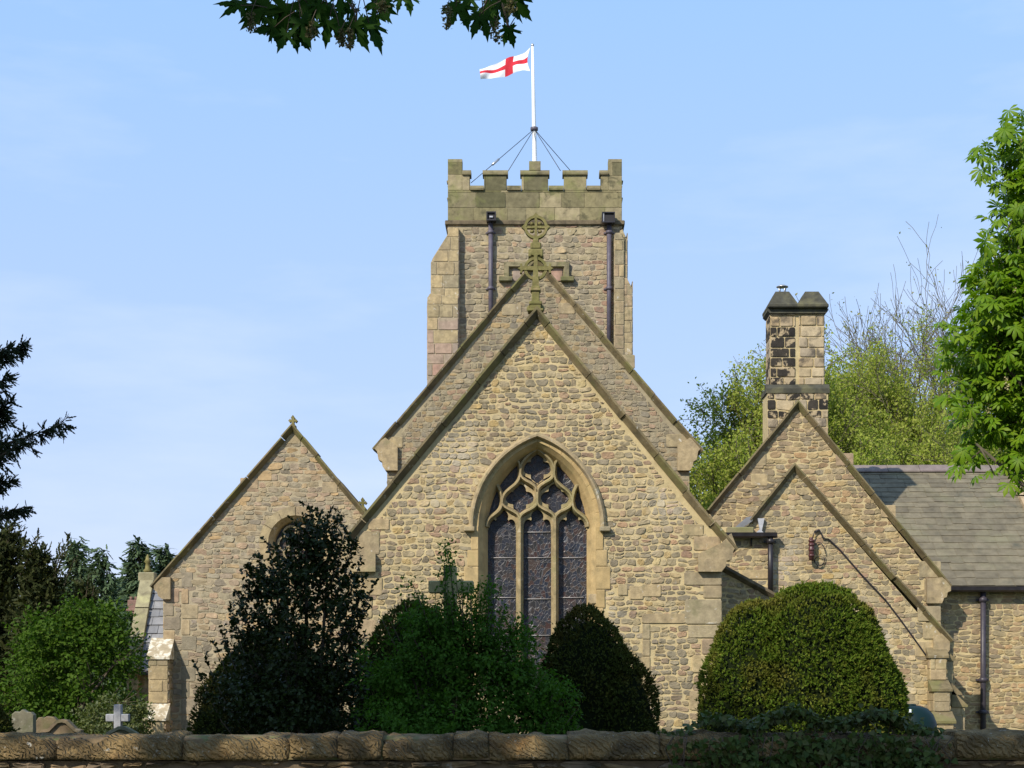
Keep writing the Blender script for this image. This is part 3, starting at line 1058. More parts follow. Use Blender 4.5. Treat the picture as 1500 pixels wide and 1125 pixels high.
for k, (ux, uy) in enumerate(((1, 0), (-1, 0), (0, 1), (0, -1))):
    vx, vy = -uy, ux
    d = 0.07 + .003 * k
    q = [(0, -1.8), (13, -1.8), (14, -6.5), (21, 0), (14, 6.5), (13, 1.8), (0, 1.8)]
    mb.prism([f.w(cx + (ux * p + vx * q_) * s, cz + (uy * p + vy * q_) * s, d) for p, q_ in q], (0, 2 * d, 0))
for a in range(4):
    t = math.pi / 4 + a * math.pi / 2
    mb.lathe((cx + 8 * s * math.cos(t), YN, cz + 8 * s * math.sin(t)), [(.01, -.05), (.05, -.03), (.06, 0), (.05, .03), (.01, .05)], 8)
for (hw, y0, y1, d) in ((4.5, -24, -17, .1), (8, -34, -24, .2), (11, -46, -34, .24)):
    mb.bbox(cx - hw * s, cx + hw * s, YN - d, YN + d, cz + y0 * s, cz + y1 * s, .03)
mb.build('gable_cross', cross_mat, church)

# --- tower
YT = 53.0
ft = front(YT)
tx0, tx1 = uv(656, 0, YT)[0], uv(911, 0, YT)[0]
zs = uv(0, 328, YT)[1]
TD = tx1 - tx0
tower = None
mb = MB()
mb.box(tx0, tx1, YT, YT + TD, 0, zs, 0)
masonry(mb, ft, [(tx0, 8.5), (tx1, 8.5), (tx1, zs), (tx0, zs)], 21, ch=(0.12, 0.24), w=(0.17, 0.50), gap=0.018, dome=0.016, jit=0.02, shrink=.1,
        skip=lambda u, v: abs(u) < 4.2 and v < 13.9 - abs(u) * 1.45)
for i, (fr, a) in enumerate(((left_side(tx0), 0), (right_side(tx1), 0))):
    masonry(mb, fr, [(YT, 11.5), (YT + TD, 11.5), (YT + TD, zs), (YT, zs)], 24 + i, ch=(0.18, 0.30), w=(0.25, 0.7), gap=0.026, dome=0.016)
# reddish blocking in the old window head
(x0, y1), (x1, y0) = uv(751, 391, YT), uv(824, 412, YT)
for k in range(4):
    a, b = x0 + (x1 - x0) * k / 4, x0 + (x1 - x0) * (k + 1) / 4
    stone(mb, ft, [(a, y0), (b - .01, y0), (b - .01, y1), (a, y1)], 0.036, 0.04, 1, 0, np.random.default_rng(k), 2)
tower = mb.build('tower', [mortar_pale, rub_tower, ash_pink], church)
mb = MB()
lab = [uv(743, 409, YT), uv(743, 389.5, YT), uv(829, 389.5, YT), uv(829, 409, YT)]
sweep(mb, ft, lab, [(0.10, -.02), (0.10, .14), (-0.05, .16), (-0.09, .05), (-0.09, -.02)])
for x in (741, 831):
    (a, b) = uv(x, 409, YT)
    mb.bbox(a - .22, a + .22, YT - .2, YT, b - .1, b + .05, .02)
mb.build('label_mould', ash_moss, tower)
# string course and parapet
mb = MB()
o = 0.09
for (x0, x1, y0, y1) in ((tx0 - o, tx1 + o, YT - o, YT + 0.02), (tx0 - o, tx1 + o, YT + TD - .02, YT + TD + o), (tx0 - o, tx0 + .02, YT + .02, YT + TD - .02), (tx1 - .02, tx1 + o, YT + .02, YT + TD - .02)):
    mb.bbox(x0, x1, y0, y1, zs - 0.05, zs + 0.10, 0.025)
mb.build('string_course', cop_dark, tower)
zc, zm, zst = uv(0, 279, YT)[1], uv(0, 252, YT)[1], uv(0, 233, YT)[1]
th = 0.38
par = MB()
caps_ = []


def parapet(fr, u0, u1, seed, mir):
    W_ = u1 - u0
    g = lambda px: u0 + W_ * (px - 656) / 255.0
    body = lambda a, b, z0, z1, d0=0.0, d1=-th: par.prism([fr.w(a, z0, d0), fr.w(b, z0, d0), fr.w(b, z1, d0), fr.w(a, z1, d0)], tuple(fr.N * (d1 - d0)), 0)
    body(g(656), g(911), zs + 0.10, zc)
    masonry(par, fr, [(g(656), zs + .11), (g(911), zs + .11), (g(911), zc), (g(656), zc)], seed, ch=(0.46, 0.54), w=(0.5, 1.3), gap=.012, dome=.014, rnd=.04, iters=1, jit=0, wob=0, split=0, shrink=0)
    for (a, b, top) in ((656, 677, zst), (677, 688, zm), (709, 742, zm), (764, 803, zm), (826, 859, zm), (880, 891, zm), (891, 911, zst)):
        body(g(a), g(b), zc + (0.0 if top == zm else 0.0), top - 0.10)
        masonry(par, fr, [(g(a), zc + .004), (g(b), zc + .004), (g(b), top - .10), (g(a), top - .10)], seed + a, ch=(0.5, 0.6), w=(0.8, 1.3), gap=.010, dome=.013, rnd=.04, iters=1, jit=0, wob=0, split=0, shrink=0)
    e = 0.045
    for (a, b, z, w0, w1) in ((677, 688, zm, 0, e), (709, 742, zm, e, e), (764, 803, zm, e, e), (826, 859, zm, e, e), (880, 891, zm, e, 0),
                              (688, 709, zc, -.01, -.01), (742, 764, zc, -.01, -.01), (803, 826, zc, -.01, -.01), (859, 880, zc, -.01, -.01)):
        A, B = g(a) - w0, g(b) + w1
        z0, z1 = (z - 0.10, z + 0.06) if z == zm else (z + .002, z + .16)
        m = 0.05
        pr = [(-th - .04, z0), (.075, z0), (.085, z0 + .06), (0.02, z0 + .075), (0.0, z1), (-th, z1)]
        cap = MB()
        cap.prism([fr.w(A, v, d) for d, v in pr], tuple(fr.U * (B - A)))
        caps_.append((cap, 'merlon_coping'))
    for (a, b, z) in ((656, 677, zst), (891, 911, zst), (775, 792, uv(0, 236, YT)[1])):
        k = .02
        z0 = z - .10 if z == zst else zm + .06
        A, B = g(a), g(b)
        cap = MB()
        caps_.append((cap, 'pinnacle_stub'))
        cap.prism([fr.w(A, z0, k), fr.w(B, z0, k), fr.w(B, z, k - .02), fr.w(A, z, k - .02)], tuple(fr.N * (-th - k)))


parapet(front(YT), tx0, tx1, 31, False)
parapet(Frame((0, YT + TD, 0), (1, 0, 0), (0, 0, 1), (0, 1, 0)), tx0, tx1, 32, False)
parapet(left_side(tx0), YT + th + .003, YT + TD - th - .003, 33, False)
parapet(right_side(tx1), YT + th + .003, YT + TD - th - .003, 34, False)
pobj = par.build('parapet', ash_moss, tower)
for cap, nm in caps_:
    cap.build(nm, ash_moss, tower)
mb = MB()
mb.box(tx0 + .3, tx1 - .3, YT + .3, YT + TD - .3, zs + 0.3, zs + 0.45)
mb.build('roof', lead, tower)


# tower buttresses
def butt(name, Yf, poly, seed, mat, depth):
    mb = MB()
    f = front(Yf)
    q = ccw([uv(x, y, Yf) for x, y in poly])
    mb.prism([f.w(u, v, 0) for u, v in q], (0, depth, 0), 0)
    masonry(mb, f, q, seed, matfn=(lambda u, v, r: 2 if v > 13.2 + r.normal(0, .5) else 1), **dict(ASH, ch=(.32, .46), w=(.4, 1.0), gap=.022, dome=.02))
    rx = max(p[0] for p in q)
    lx = min(p[0] for p in q)
    top = max(p[1] for p in q)
    tl = [p[1] for p in q if p[0] == lx]
    masonry(mb, right_side(rx), [(Yf, 9), (Yf + depth, 9), (Yf + depth, top - .1), (Yf, top - .1)], seed + 1, mat=1, **ASH)
    masonry(mb, left_side(lx), [(Yf, 9), (Yf + depth, 9), (Yf + depth, max(tl) - .1), (Yf, max(tl) - .1)], seed + 2, mat=1, **ASH)
    o = mb.build(name, [mortar_pale, mat, ash_tan], tower)
    return o


butt('buttress', 52.74, [(630, 700), (672, 700), (672, 333), (661, 335), (634, 378), (631, 385)], 41, ash_pink, 1.6)
butt('buttress', 52.66, [(626, 700), (671, 700), (671, 436), (630, 430), (626, 436)], 44, ash_pink, 1.4)
butt('buttress', 52.72, [(900, 700), (914, 700), (914, 352), (910, 341), (902, 341), (900, 344)], 47, ash_tan, 1.0)
butt('buttress', 52.80, [(908, 700), (919, 700), (919, 352), (912, 336), (908, 338)], 50, ash_tan, 1.0)
butt('buttress', 52.76, [(908, 700), (926.5, 700), (926, 422), (918, 407), (908, 407)], 53, ash_tan, 1.1)


def downpipe(name, x, Yw, z0, z1, r, mat, parent, d=0.10, collars=()):
    mb = MB()
    mb.tube([(x, Yw - d, z0), (x, Yw - d, z1)], r, 10)
    p = mb.build(name, mat, parent)
    for z in collars:
        c = MB()
        c.lathe((x, Yw - d, z), [(r * 1.05, -.05), (r * 1.45, -.04), (r * 1.45, .04), (r * 1.05, .05)], 10)
        c.box(x - r * 2.2, x + r * 2.2, Yw - d + r, Yw - .005, z - .02, z + .02)
        c.build('bracket', mat, p)
    return p


for (px, yb, w, hx0, hx1, hy0, hy1, ext) in ((719, 470, 8, 713, 727, 315, 328, 0), (892, 500, 8.5, 881, 900, 315.5, 331, 1)):
    X = uv(px, 0, YT)[0]
    p = downpipe('downpipe', X, YT, uv(0, yb + 30, YT)[1], uv(0, 326, YT)[1], w * .42 * YT / F, iron_tower, tower, 0.14,
                 [uv(0, y, YT)[1] for y in (342, 424)])
    h = MB()
    (a, t), (b, bt) = uv(hx0, hy0, YT), uv(hx1, hy1, YT)
    yf = YT - .42
    k = .035
    h.box(a, b, yf, YT - .10, bt, bt + k)
    h.box(a, b, yf, YT - .10, t - k, t)
    h.box(a, a + k, yf, YT - .10, bt + k, t - k)
    h.box(b - k, b, yf, YT - .10, bt + k, t - k)
    h.box(a + k, b - k, yf + .06, YT - .10, bt + k, t - k, 1)
    if not ext:
        h.box(a + .10, b - .10, yf + .02, yf + .059, bt + .10, bt + .15, 2)  # pale bar stands in for the white glint on the hopper front
    else:
        h.box(a + .04, a + .07, yf + .02, yf + .059, bt + .04, t - .04, 2)
    h.build('hopper', [black, dark_in, lead], p)

# --- north aisle (left gable)
YA = 34.0
fa = front(YA)
aA, aL, aR = uv(429, 622, YA), uv(221, 859, YA), uv(545, 761, YA)
ax0, ax1 = uv(239, 0, YA)[0], uv(560, 0, YA)[0]
gabA = [(ax0, -0.3), (ax1, -0.3), (ax1, aR[1] - .35), (aA[0], aA[1] - .15), (ax0, aL[1] + (ax0 - aL[0]) * 1.1 - .12)]
rwc = uv(433, 795, YA)
rho, rhi = 40 * YA / F, 31 * YA / F
circ = lambda r, n=28: [(rwc[0] + r * math.cos(2 * math.pi * k / n), rwc[1] + r * math.sin(2 * math.pi * k / n)) for k in range(n)]
mb = MB()
wall_body(mb, fa, gabA, [circ(rho)], 9.0, 0, 3)
qa = []
for b in [(240, 254, 884, 902), (240, 264, 904, 922), (266, 282, 838, 860), (266, 276, 862, 884), (266, 290, 886, 906), (266, 278, 908, 930), (266, 288, 932, 952), (266, 276, 954, 975), (266, 286, 977, 998), (266, 277, 1000, 1022), (266, 288, 1024, 1046), (266, 277, 1048, 1075),
          (352, 378, 700, 716), (472, 494, 706, 722), (378, 398, 690, 704), (420, 440, 636, 650), (240, 256, 924, 942), (240, 262, 862, 882)]:
    (x0, y1), (x1, y0) = uv(b[0], b[2], YA), uv(b[1], b[3], YA)
    qa.append((x0, x1, y0, y1))
masonry(mb, fa, gabA, 61, ch=(0.075, 0.155), w=(0.10, 0.34), gap=0.011, dome=0.010, jit=0.02, shrink=0.10,
        skip=lambda u, v: math.hypot(u - rwc[0], v - rwc[1]) < 51 * YA / F or any(a < u < b and c < v < d for a, b, c, d in qa))
for i, (x0, x1, y0, y1) in enumerate(qa):
    stone(mb, fa, [(x0, y0), (x1, y0), (x1, y1), (x0, y1)], 0.014, 0.06, 1, 0, np.random.default_rng(i), 1)
aisle = mb.build('aisle_wall', [mortar_pale, rub_aisle, ash_tan, slate], church)
mb = MB()
coping(mb, fa, aL, aA, aR, 9, [(0.01, -.3), (0.01, .13), (-0.02, .14), (-0.10, .015), (-.10, -.3)], seg=.9)
mb.build('coping', cop_mat, aisle)


def fleur(name, px, py, Y, s, parent, d=.05):
    mb = MB()
    f = front(Y)
    cx, cz = uv(px, py, Y)
    pts = [(-3, -9), (3, -9), (1.6, -3), (4, -2.6), (5, -4.5), (8, -1), (5, 2.5), (4, .8), (2, 1.2), (3.4, 4.2), (0, 9), (-3.4, 4.2), (-2, 1.2), (-4, .8), (-5, 2.5), (-8, -1), (-5, -4.5), (-4, -2.6), (-1.6, -3)]
    mb.prism([f.w(cx + x * s, cz + y * s, d) for x, y in pts], (0, 2 * d, 0))
    mb.bbox(cx - 5 * s, cx + 5 * s, Y - d * 1.6, Y + d * 1.6, cz - 13 * s, cz - 8.5 * s, .01)
    return mb.build(name, cross_mat, parent)


fleur('gable_cross', 429.5, 616, YA, YA / F * .85, aisle, .06)
fleur('gable_cross', 531.5, 736, YA + 1, YA / F * .85, aisle, .06)
mb = MB()
mb.bbox(uv(526, 0, YA + 1)[0], uv(537, 0, YA + 1)[0], YA + .9, YA + 1.1, uv(0, 770, YA + 1)[1], uv(0, 744, YA + 1)[1], .02)
mb.build('kneeler', cross_mat, aisle)
# round window
mb = MB()
holed_face(mb, fa, circ(rhi), [], -0.25)
rw = mb.build('round_window', glass, church)
mb = MB()
n = 28
a, b, c = circ(rho), circ(33 * YA / F), circ(rhi)
mb.add([fa.w(u, v, .015) for u, v in a] + [fa.w(u, v, -.12) for u, v in b] + [fa.w(u, v, -.26) for u, v in c],
       [(r * n + k, r * n + (k + 1) % n, (r + 1) * n + (k + 1) % n, (r + 1) * n + k) for r in range(2) for k in range(n)])
for k in range(12):
    t0, t1 = 2 * math.pi * k / 12 + .012, 2 * math.pi * (k + 1) / 12 - .012
    q = []
    for r, ts in ((rho, np.linspace(t0, t1, 4)), (53 * YA / F, np.linspace(t1, t0, 4))):
        q += [(rwc[0] + r * math.cos(t), rwc[1] + r * math.sin(t)) for t in ts]
    q = ccw(q)
    v = [fa.w(x, y, .03) for x, y in q]
    mb.prism(v, (0, .05, 0))
for k in range(6):
    t = 2 * math.pi * k / 6
    tq = [(rwc[0] + rhi * .97 * math.cos(t + a_), rwc[1] + rhi * .97 * math.sin(t + a_)) for a_ in np.linspace(-.52, .52, 9)]
    cc = (rwc[0] + rhi * .56 * math.cos(t), rwc[1] + rhi * .56 * math.sin(t))
    lobe = [(cc[0] + rhi * .34 * math.cos(t + a_), cc[1] + rhi * .34 * math.sin(t + a_)) for a_ in np.linspace(-2.6, 2.6, 13)]
    w_ = .022
    e = .002 * (k % 3)
    sweep(mb, fa, lobe, [(w_, -.24), (w_, -.17 + e), (-w_, -.17 + e), (-w_, -.24)])
mb.build('surround', ash_tan, rw)


# corner buttress of the aisle
def stepped(name, x0, x1, Y, tiers, seed, parent, mats, left=True):
    """tiers: (front y, bottom z, top z); a weathered slope runs back from each top to the next front"""
    mb = MB()
    for i, (yf, z0, z1) in enumerate(tiers):
        mb.box(x0, x1, yf, Y, z0, z1, 0)
        masonry(mb, front(yf), [(x0, z0), (x1, z0), (x1, z1), (x0, z1)], seed + i, mat=1, **dict(ASH, w=(.22, .6), ch=(.22, .34)))
        masonry(mb, right_side(x1), [(yf, z0), (Y, z0), (Y, z1), (yf, z1)], seed + 10 + i, mat=2, ch=(.10, .2), w=(.15, .4), gap=.02, dome=.02)
        masonry(mb, left_side(x0), [(yf, z0), (Y, z0), (Y, z1), (yf, z1)], seed + 20 + i, mat=1, **ASH)
        ny = tiers[i + 1][0] if i + 1 < len(tiers) else Y
        nz = tiers[i + 1][1] if i + 1 < len(tiers) else z1 + (Y - yf) * 1.15
        e = .045
        pr = [(yf - e, z1 + .003), (yf - e, z1 + .05), (ny + .02, nz), (ny + .02, z1 + .003)]
        mb.prism([(x0 - e, y, z) for y, z in pr], (x1 - x0 + 2 * e, 0, 0), 3)
    return mb.build(name, mats, parent)


Yb = YA - .40
X0, X1 = uv(218, 0, Yb)[0], uv(246, 0, Yb)[0]
zz = lambda y, Y: uv(0, y, Y)[1]
stepped('buttress', X0, X1, YA - .005, [(YA - .75, -.2, zz(1056, YA - .75)), (YA - .40, zz(1030, YA - .40), zz(966, YA - .40))], 71, church, [mortar_pale, ash_tan, rub_aisle, white_top])

# --- north porch with slate roof, seen edge on
X = -8.58
yt, yb_, zt, zb = 36.0, 34.62, zz(852, 36.0), zz(982, 34.62)
mb = MB()
xe = -7.0
y2 = 2 * yt - yb_
wy0, wy1 = yb_ + .22, y2 - .22
zw = zb + .10
mb.prism([(X + .05, wy0, -.2), (X + .05, wy1, -.2), (X + .05, wy1, zw), (X + .05, yt, zt - .22), (X + .05, wy0, zw)], (xe - X, 0, 0), 0)
masonry(mb, Frame((0, wy0, 0), (1, 0, 0), (0, 0, 1), (0, -1, 0)), [(X + .05, -.2), (xe, -.2), (xe, zw), (X + .05, zw)], 81, ch=(.12, .2), w=(.15, .4), gap=.025, dome=.02)
porch = mb.build('porch_wall', [mortar_pale, rub_aisle], church)
mb = MB()


def slates(mb, p00, p10, p01, rows, wmin, wmax, seed, lift=0.018, mat=0):
    """courses of lapped slates on the slope p00 (eaves left), p10 (eaves right), p01 (ridge left)"""
    rng = random.Random(seed)
    p00, p10, p01 = Vector(p00), Vector(p10), Vector(p01)
    U, Vv = (p10 - p00), (p01 - p00)
    Lu, Lv = U.length, Vv.length
    U.normalize()
    Vv.normalize()
    Nn = U.cross(Vv).normalized()
    if Nn.z < 0:
        Nn = -Nn
    v = 0.0
    hs = [rows * (1.25 - 0.5 * (k / 20)) for k in range(60)]
    k = 0
    while v < Lv - .02:
        h = min(hs[k], Lv - v)
        u = -rng.uniform(0, wmax)
        while u < Lu:
            w = rng.uniform(wmin, wmax)
            a, b = max(0, u + .004), min(Lu, u + w - .004)
            if b - a > .03:
                l0, l1 = lift * (1.3 + rng.random() * .8), .004
                dz = rng.uniform(-.02, .014) - (.05 if rng.random() < .02 else 0)
                tl = rng.uniform(-.004, .004)
                q = [p00 + U * a + Vv * (v + dz - .012) + Nn * (l0 + tl), p00 + U * b + Vv * (v + dz - .012) + Nn * (l0 - tl),
                     p00 + U * b + Vv * (v + h + .02) + Nn * l1, p00 + U * a + Vv * (v + h + .02) + Nn * l1]
                q2 = [x - Nn * .016 for x in q[:2]]
                mb.add([*q, *q2], [(0, 1, 2, 3), (0, 4, 5, 1)], mat)
            u += w
        v += h
        k += 1
    return Nn


sl = MB()
slates(sl, (X, yb_, zb), (xe, yb_, zb), (X, yt, zt), .2, .2, .36, 5)
sl.prism([(X, yb_, zb - .012), (X, yt, zt - .012), (X, y2, zb - .012), (X, y2, zb - .06), (X, yt, zt - .07), (X, yb_, zb - .06)], (xe - X, 0, 0), 0)
sl.build('roof', [slate_blue], porch)
mb = MB()
d = Vector((0, yt - yb_, zt - zb))
nn = Vector((0, -d.z, d.y)).normalized()
for yy, sg in ((yb_, 1), (y2, -1)):
    for k in range(3):
        a = Vector((X - .12, yy, zb)) + Vector((0, d.y * sg, d.z)) * (k / 3 - .04 * (k == 0))
        b = Vector((X - .12, yy, zb)) + Vector((0, d.y * sg, d.z)) * ((k + 1) / 3 - .012)
        nv = Vector((0, nn.y * sg, nn.z))
        mb.prism([a - nv * .05, b - nv * .05, b + nv * .12, a + nv * .12], (.29, 0, 0))
mb.bbox(X - .16, X + .20, yt - .13, yt + .13, zt + .0, zt + .20, .02)
mb.build('coping', lichen_cop, porch)
mb = MB()
mb.lathe((X + .02, yt, zt + .2), [(.07, 0), (.10, .04), (.06, .09), (.045, .2), (.08, .24), (.05, .29), (.03, .36), (.01, .40)], 10)
mb.build('finial', cross_mat, porch)
mb = MB()
mb.bbox(X - .12, X + .14, yb_ + .02, wy0 - .002, zb - .42, zb - .05, .02)
mb.build('kneeler', ash_tan, porch)
mb = MB()
mb.box(X + .16, xe, yb_ - .04, yb_ + .06, zb - .10, zb - .03)
mb.build('gutter', black, porch)

# --- south vestry: back gable with the chimney
YB = 35.0
fb = front(YB)
bA, bL, bR = uv(1168, 588, YB), uv(1036, 748, YB), uv(1393, 858, YB)
bx1 = uv(1378, 0, YB)[0]
bx0 = uv(1020, 0, YB)[0]
gabB = [(bx0, -.3), (bx1, -.3), (bx1, bR[1] + .02), (bA[0], bA[1] - .13), (bx0, bA[1] - .13 - (bA[0] - bx0) * 1.21)]
mb = MB()
wall_body(mb, fb, gabB, [], 7.0, 0, 3)
YV = 33.6
vA, vL, vR = uv(1163, 680, YV), uv(1097, 762, YV), uv(1395, 938, YV)
qb = []
for b in [(1346, 1378, 822, 846), (1354, 1378, 848, 874), (1366, 1378, 878, 910), (1224, 1250, 664, 682), (1106, 1122, 664, 682), (1290, 1312, 740, 758)]:
    (x0, y1), (x1, y0) = uv(b[0], b[2], YB), uv(b[1], b[3], YB)
    qb.append((x0, x1, y0, y1))
masonry(mb, fb, gabB, 91, ch=(.078, .145), w=(.11, .36), gap=.013, dome=.013, jit=.02, shrink=.12,
        skip=lambda u, v: v < 1.9 or (v < vA[1] - abs(u - vA[0]) * 1.18 - .1) or any(a < u < b and c < v < d for a, b, c, d in qb))
for i, (x0, x1, y0, y1) in enumerate(qb):
    stone(mb, fb, [(x0, y0), (x1, y0), (x1, y1), (x0, y1)], 0.022, 0.06, 1, 0, np.random.default_rng(i), 2)
vest = mb.build('vestry_wall', [mortar_tan, rub_vestry, ash_tan, slate], church)
CP = [(0.01, -.3), (0.01, .13), (-0.02, .14), (-0.10, .015), (-.10, -.3)]
mb = MB()
coping(mb, fb, bL, bA, bR, 19, CP, seg=.95)
mb.build('coping', cop_mat, vest)
mb = MB()
kneeler(mb, YB, [(1378, 846), (1386, 852), (1391, 858), (1391, 866), (1386, 868), (1385, 875), (1381, 876), (1378, 884), (1356, 884), (1356, 848)], .12)
mb.build('kneeler', ash_tan, vest)

# chimney
Yk = 35.3
mb = MB()
fk = front(Yk)
kx0, kx1 = uv(1129, 0, Yk)[0], uv(1208, 0, Yk)[0]
kb0, kb1 = uv(1124, 0, Yk)[0], uv(1213, 0, Yk)[0]
z_base, z_str0, z_str1, z_top = zz(680, Yk), zz(576, Yk), zz(563, Yk), zz(459, Yk)
kd = .62
kmid = uv(1168, 0, Yk)[0]
mb.box(kb0, kb1, Yk, Yk + kd + .1, z_base, z_str0, 0)
masonry(mb, fk, [(kb0, z_base), (kb1, z_base), (kb1, z_str0), (kb0, z_str0)], 101, ch=(.12, .24), w=(.18, .45), gap=.022, dome=.02, iters=1, rnd=.1, jit=0, split=.1,
        matfn=lambda u, v, r: 2 if (v > z_str0 - .6 and r.random() < .55) else 1, shrink=.05)
mb.box(kx0, kx1, Yk + .06, Yk + .06 + kd, z_str1, z_top, 0)
fk2 = front(Yk + .06)
for (a, b, sd, pr) in ((kx0, kmid - .035, 103, .96), (kmid + .035, kx1, 107, .12)):
    masonry(mb, fk2, [(a, z_str1), (b, z_str1), (b, z_top), (a, z_top)], sd, ch=(.20, .24), w=(.26, .5), gap=.022, dome=.024, iters=1, rnd=.07, jit=0, wob=0.004, split=0,
            matfn=lambda u, v, r, pr=pr: 2 if r.random() < pr and v < z_top - .2 else 1, shrink=.04)
for fr, xx in ((left_side(kx0), 0), (right_side(kx1), 1)):
    masonry(mb, fr, [(Yk + .06, z_str1), (Yk + .06 + kd, z_str1), (Yk + .06 + kd, z_top), (Yk + .06, z_top)], 110 + xx, matfn=lambda u, v, r, xx=xx: 2 if xx == 0 and r.random() < .7 else 1, **dict(ASH, ch=(.2, .24), w=(.3, .6)))
chim = mb.build('chimney', [mortar_tan, chim_tan, soot], church)
mb = MB()
mb.prism([(x, y, z) for x, y, z in ((kb0 - .03, Yk - .03, z_str0), (kb1 + .03, Yk - .03, z_str0), (kb1 + .03, Yk - .03, z_str0 + .1), (kb0 - .03, Yk - .03, z_str0 + .1))], (0, kd + .16, 0))
mb.prism([(kb0 - .03, Yk - .03, z_str0 + .1), (kb0 - .03, Yk + .05, z_str1 + .01), (kb0 - .03, Yk + .2, z_str1 + .01), (kb0 - .03, Yk + .2, z_str0 + .1)], (kb1 - kb0 + .06, 0, 0))
mb.build('string_course', cap_dark, chim)
mb = MB()
c0, c1 = kx0 - .03, kx1 + .03
mb.prism([(kx0 - .02, z_top), (kx1 + .02, z_top), (kx1 + .10, z_top + .07), (kx1 + .10, z_top + .16), (kx0 - .10, z_top + .16), (kx0 - .10, z_top + .07)] and
         [(kx0 - .02, Yk - .02, z_top), (kx1 + .02, Yk - .02, z_top), (kx1 + .07, Yk - .02, z_top + .05), (kx1 + .07, Yk - .02, z_top + .10), (kx0 - .07, Yk - .02, z_top + .10), (kx0 - .07, Yk - .02, z_top + .05)], (0, kd + .14, 0))
mb.bbox(kx0 - .07, kx1 + .07, Yk - .12, Yk + kd + .22, z_top + .102, z_top + .19, .02)
zc0 = z_top + .192
for (a, b) in ((kx0 - .055, kmid + .005), (kmid + .012, kx1 + .055)):
    h = .30
    i = .17
    y0, y1 = Yk - .08, Yk + kd + .16
    vs = [(a, y0, zc0), (b, y0, zc0), (b, y1, zc0), (a, y1, zc0), (a + i, y0 + i, zc0 + h), (b - i, y0 + i, zc0 + h), (b - i, y1 - i, zc0 + h), (a + i, y1 - i, zc0 + h)]
    mb.add(vs, [(0, 3, 2, 1), (4, 5, 6, 7), (0, 1, 5, 4), (1, 2, 6, 5), (2, 3, 7, 6), (3, 0, 4, 7)])
mb.build('chimney_cap', cap_dark, chim)
mb = MB()
cxx = uv(1146, 0, Yk + .4)[0]
zc1 = zc0 + .30
for k in range(4):
    t = k * math.pi / 2 + .5
    mb.tube([(cxx + .07 * math.cos(t), Yk + .4 + .07 * math.sin(t), zc1 - .02), (cxx + .09 * math.cos(t), Yk + .4 + .09 * math.sin(t), zc1 + .17)], .014, 6)
mb.lathe((cxx, Yk + .4, zc1 + .165), [(.02, 0), (.13, .0), (.13, .015), (.06, .05), (.01, .06)], 16)
mb.build('cowl', steel, chim)

# --- south vestry: low front gable
fv = front(YV)
vx0, vx1 = uv(1045, 0, YV)[0], uv(1378, 0, YV)[0]
zgut = zz(772, YV)
gabV = [(vx0, -.3), (vx1, -.3), (vx1, vR[1] + .02), (vA[0], vA[1] - .13), (vL[0], vL[1] - .10), (uv(1092, 0, YV)[0], zgut), (vx0, zgut)]
mb = MB()
wall_body(mb, fv, gabV, [], 1.38, 0, 3)
qv = []
for b in [(1344, 1378, 888, 910), (1352, 1378, 912, 936), (1340, 1378, 940, 962), (1358, 1378, 964, 986), (1100, 1124, 694, 712), (1086, 1126, 835, 848)]:
    (x0, y1), (x1, y0) = uv(b[0], b[2], YV), uv(b[1], b[3], YV)
    qv.append((x0, x1, y0, y1))
gabVc = [(vx0, -.3), (vx1, -.3), (vx1, vR[1] + .02), (vA[0], vA[1] - .13), (vx0, zz(840, YV) + 1.3)]
masonry(mb, fv, gabVc, 121, ch=(.07, .14), w=(.10, .32), gap=.012, dome=.012, jit=.02, shrink=.12,
        skip=lambda u, v: (u < uv(1098, 0, YV)[0] and v > zgut - .06) or any(a < u < b and c < v < d for a, b, c, d in qv))
for i, (x0, x1, y0, y1) in enumerate(qv):
    stone(mb, fv, [(x0, y0), (x1, y0), (x1, y1), (x0, y1)], 0.024, 0.06, 1, 0, np.random.default_rng(i), 2)
low = mb.build('low_gable_wall', [mortar_tan, rub_chancel, ash_tan, slate], church)
mb = MB()
coping(mb, fv, vL, vA, vR, 29, CP, seg=.95)
mb.build('coping', cop_mat, low)
mb = MB()
kneeler(mb, YV, [(1378, 928), (1390, 940), (1390, 952), (1383, 962), (1366, 962), (1366, 934)], .08)
mb.build('kneeler', ash_tan, low)
mb = MB()
mb.bbox(uv(1064, 0, YV)[0], uv(1103, 0, YV)[0], YV - .16, YV + .1, zz(782, YV), zz(773, YV), .015)
mb.build('ledge', ash_moss, low)
mb = MB()
mb.prism([P(1076, 773, YV) + Vector((0, -.14, 0)), P(1088, 773, YV) + Vector((0, -.14, 0)), P(1101, 764, YV) + Vector((0, -.14, 0)), P(1101, 757, YV) + Vector((0, -.14, 0)), P(1092, 759, YV) + Vector((0, -.14, 0))], (0, .13, 0))
mb.build('roof_edge', slate_blue, low)
mb = MB()
mb.prism([P(x, y, YV) + Vector((0, -.10, 0)) for x, y in ((1104, 783), (1120, 783), (1115, 778), (1119, 760), (1109, 760), (1112, 776))], (0, .09, 0))
mb.build('flashing', lead, low)
mb = MB()
gx0, gx1 = uv(1060, 0, YV)[0], uv(1136, 0, YV)[0]
zg0, zg1 = zz(789, YV), zz(781.5, YV)
mb.prism([(gx0, YV - .26, zg1), (gx0, YV - .25, zg0 + .03), (gx0, YV - .20, zg0), (gx0, YV - .12, zg0), (gx0, YV - .12, zg1)], (gx1 - gx0, 0, 0))
mb.tube([P(1100, 786, YV) + Vector((0, -.1, 0)), P(1100, 800, YV) + Vector((0, -.04, 0))], .02, 6)
gut = mb.build('gutter', black, low)
p = downpipe('downpipe', uv(1127, 0, YV)[0], YV, zz(880, YV), zz(787, YV), 4.0 * YV / F, black, low, .16, [zz(794, YV)])

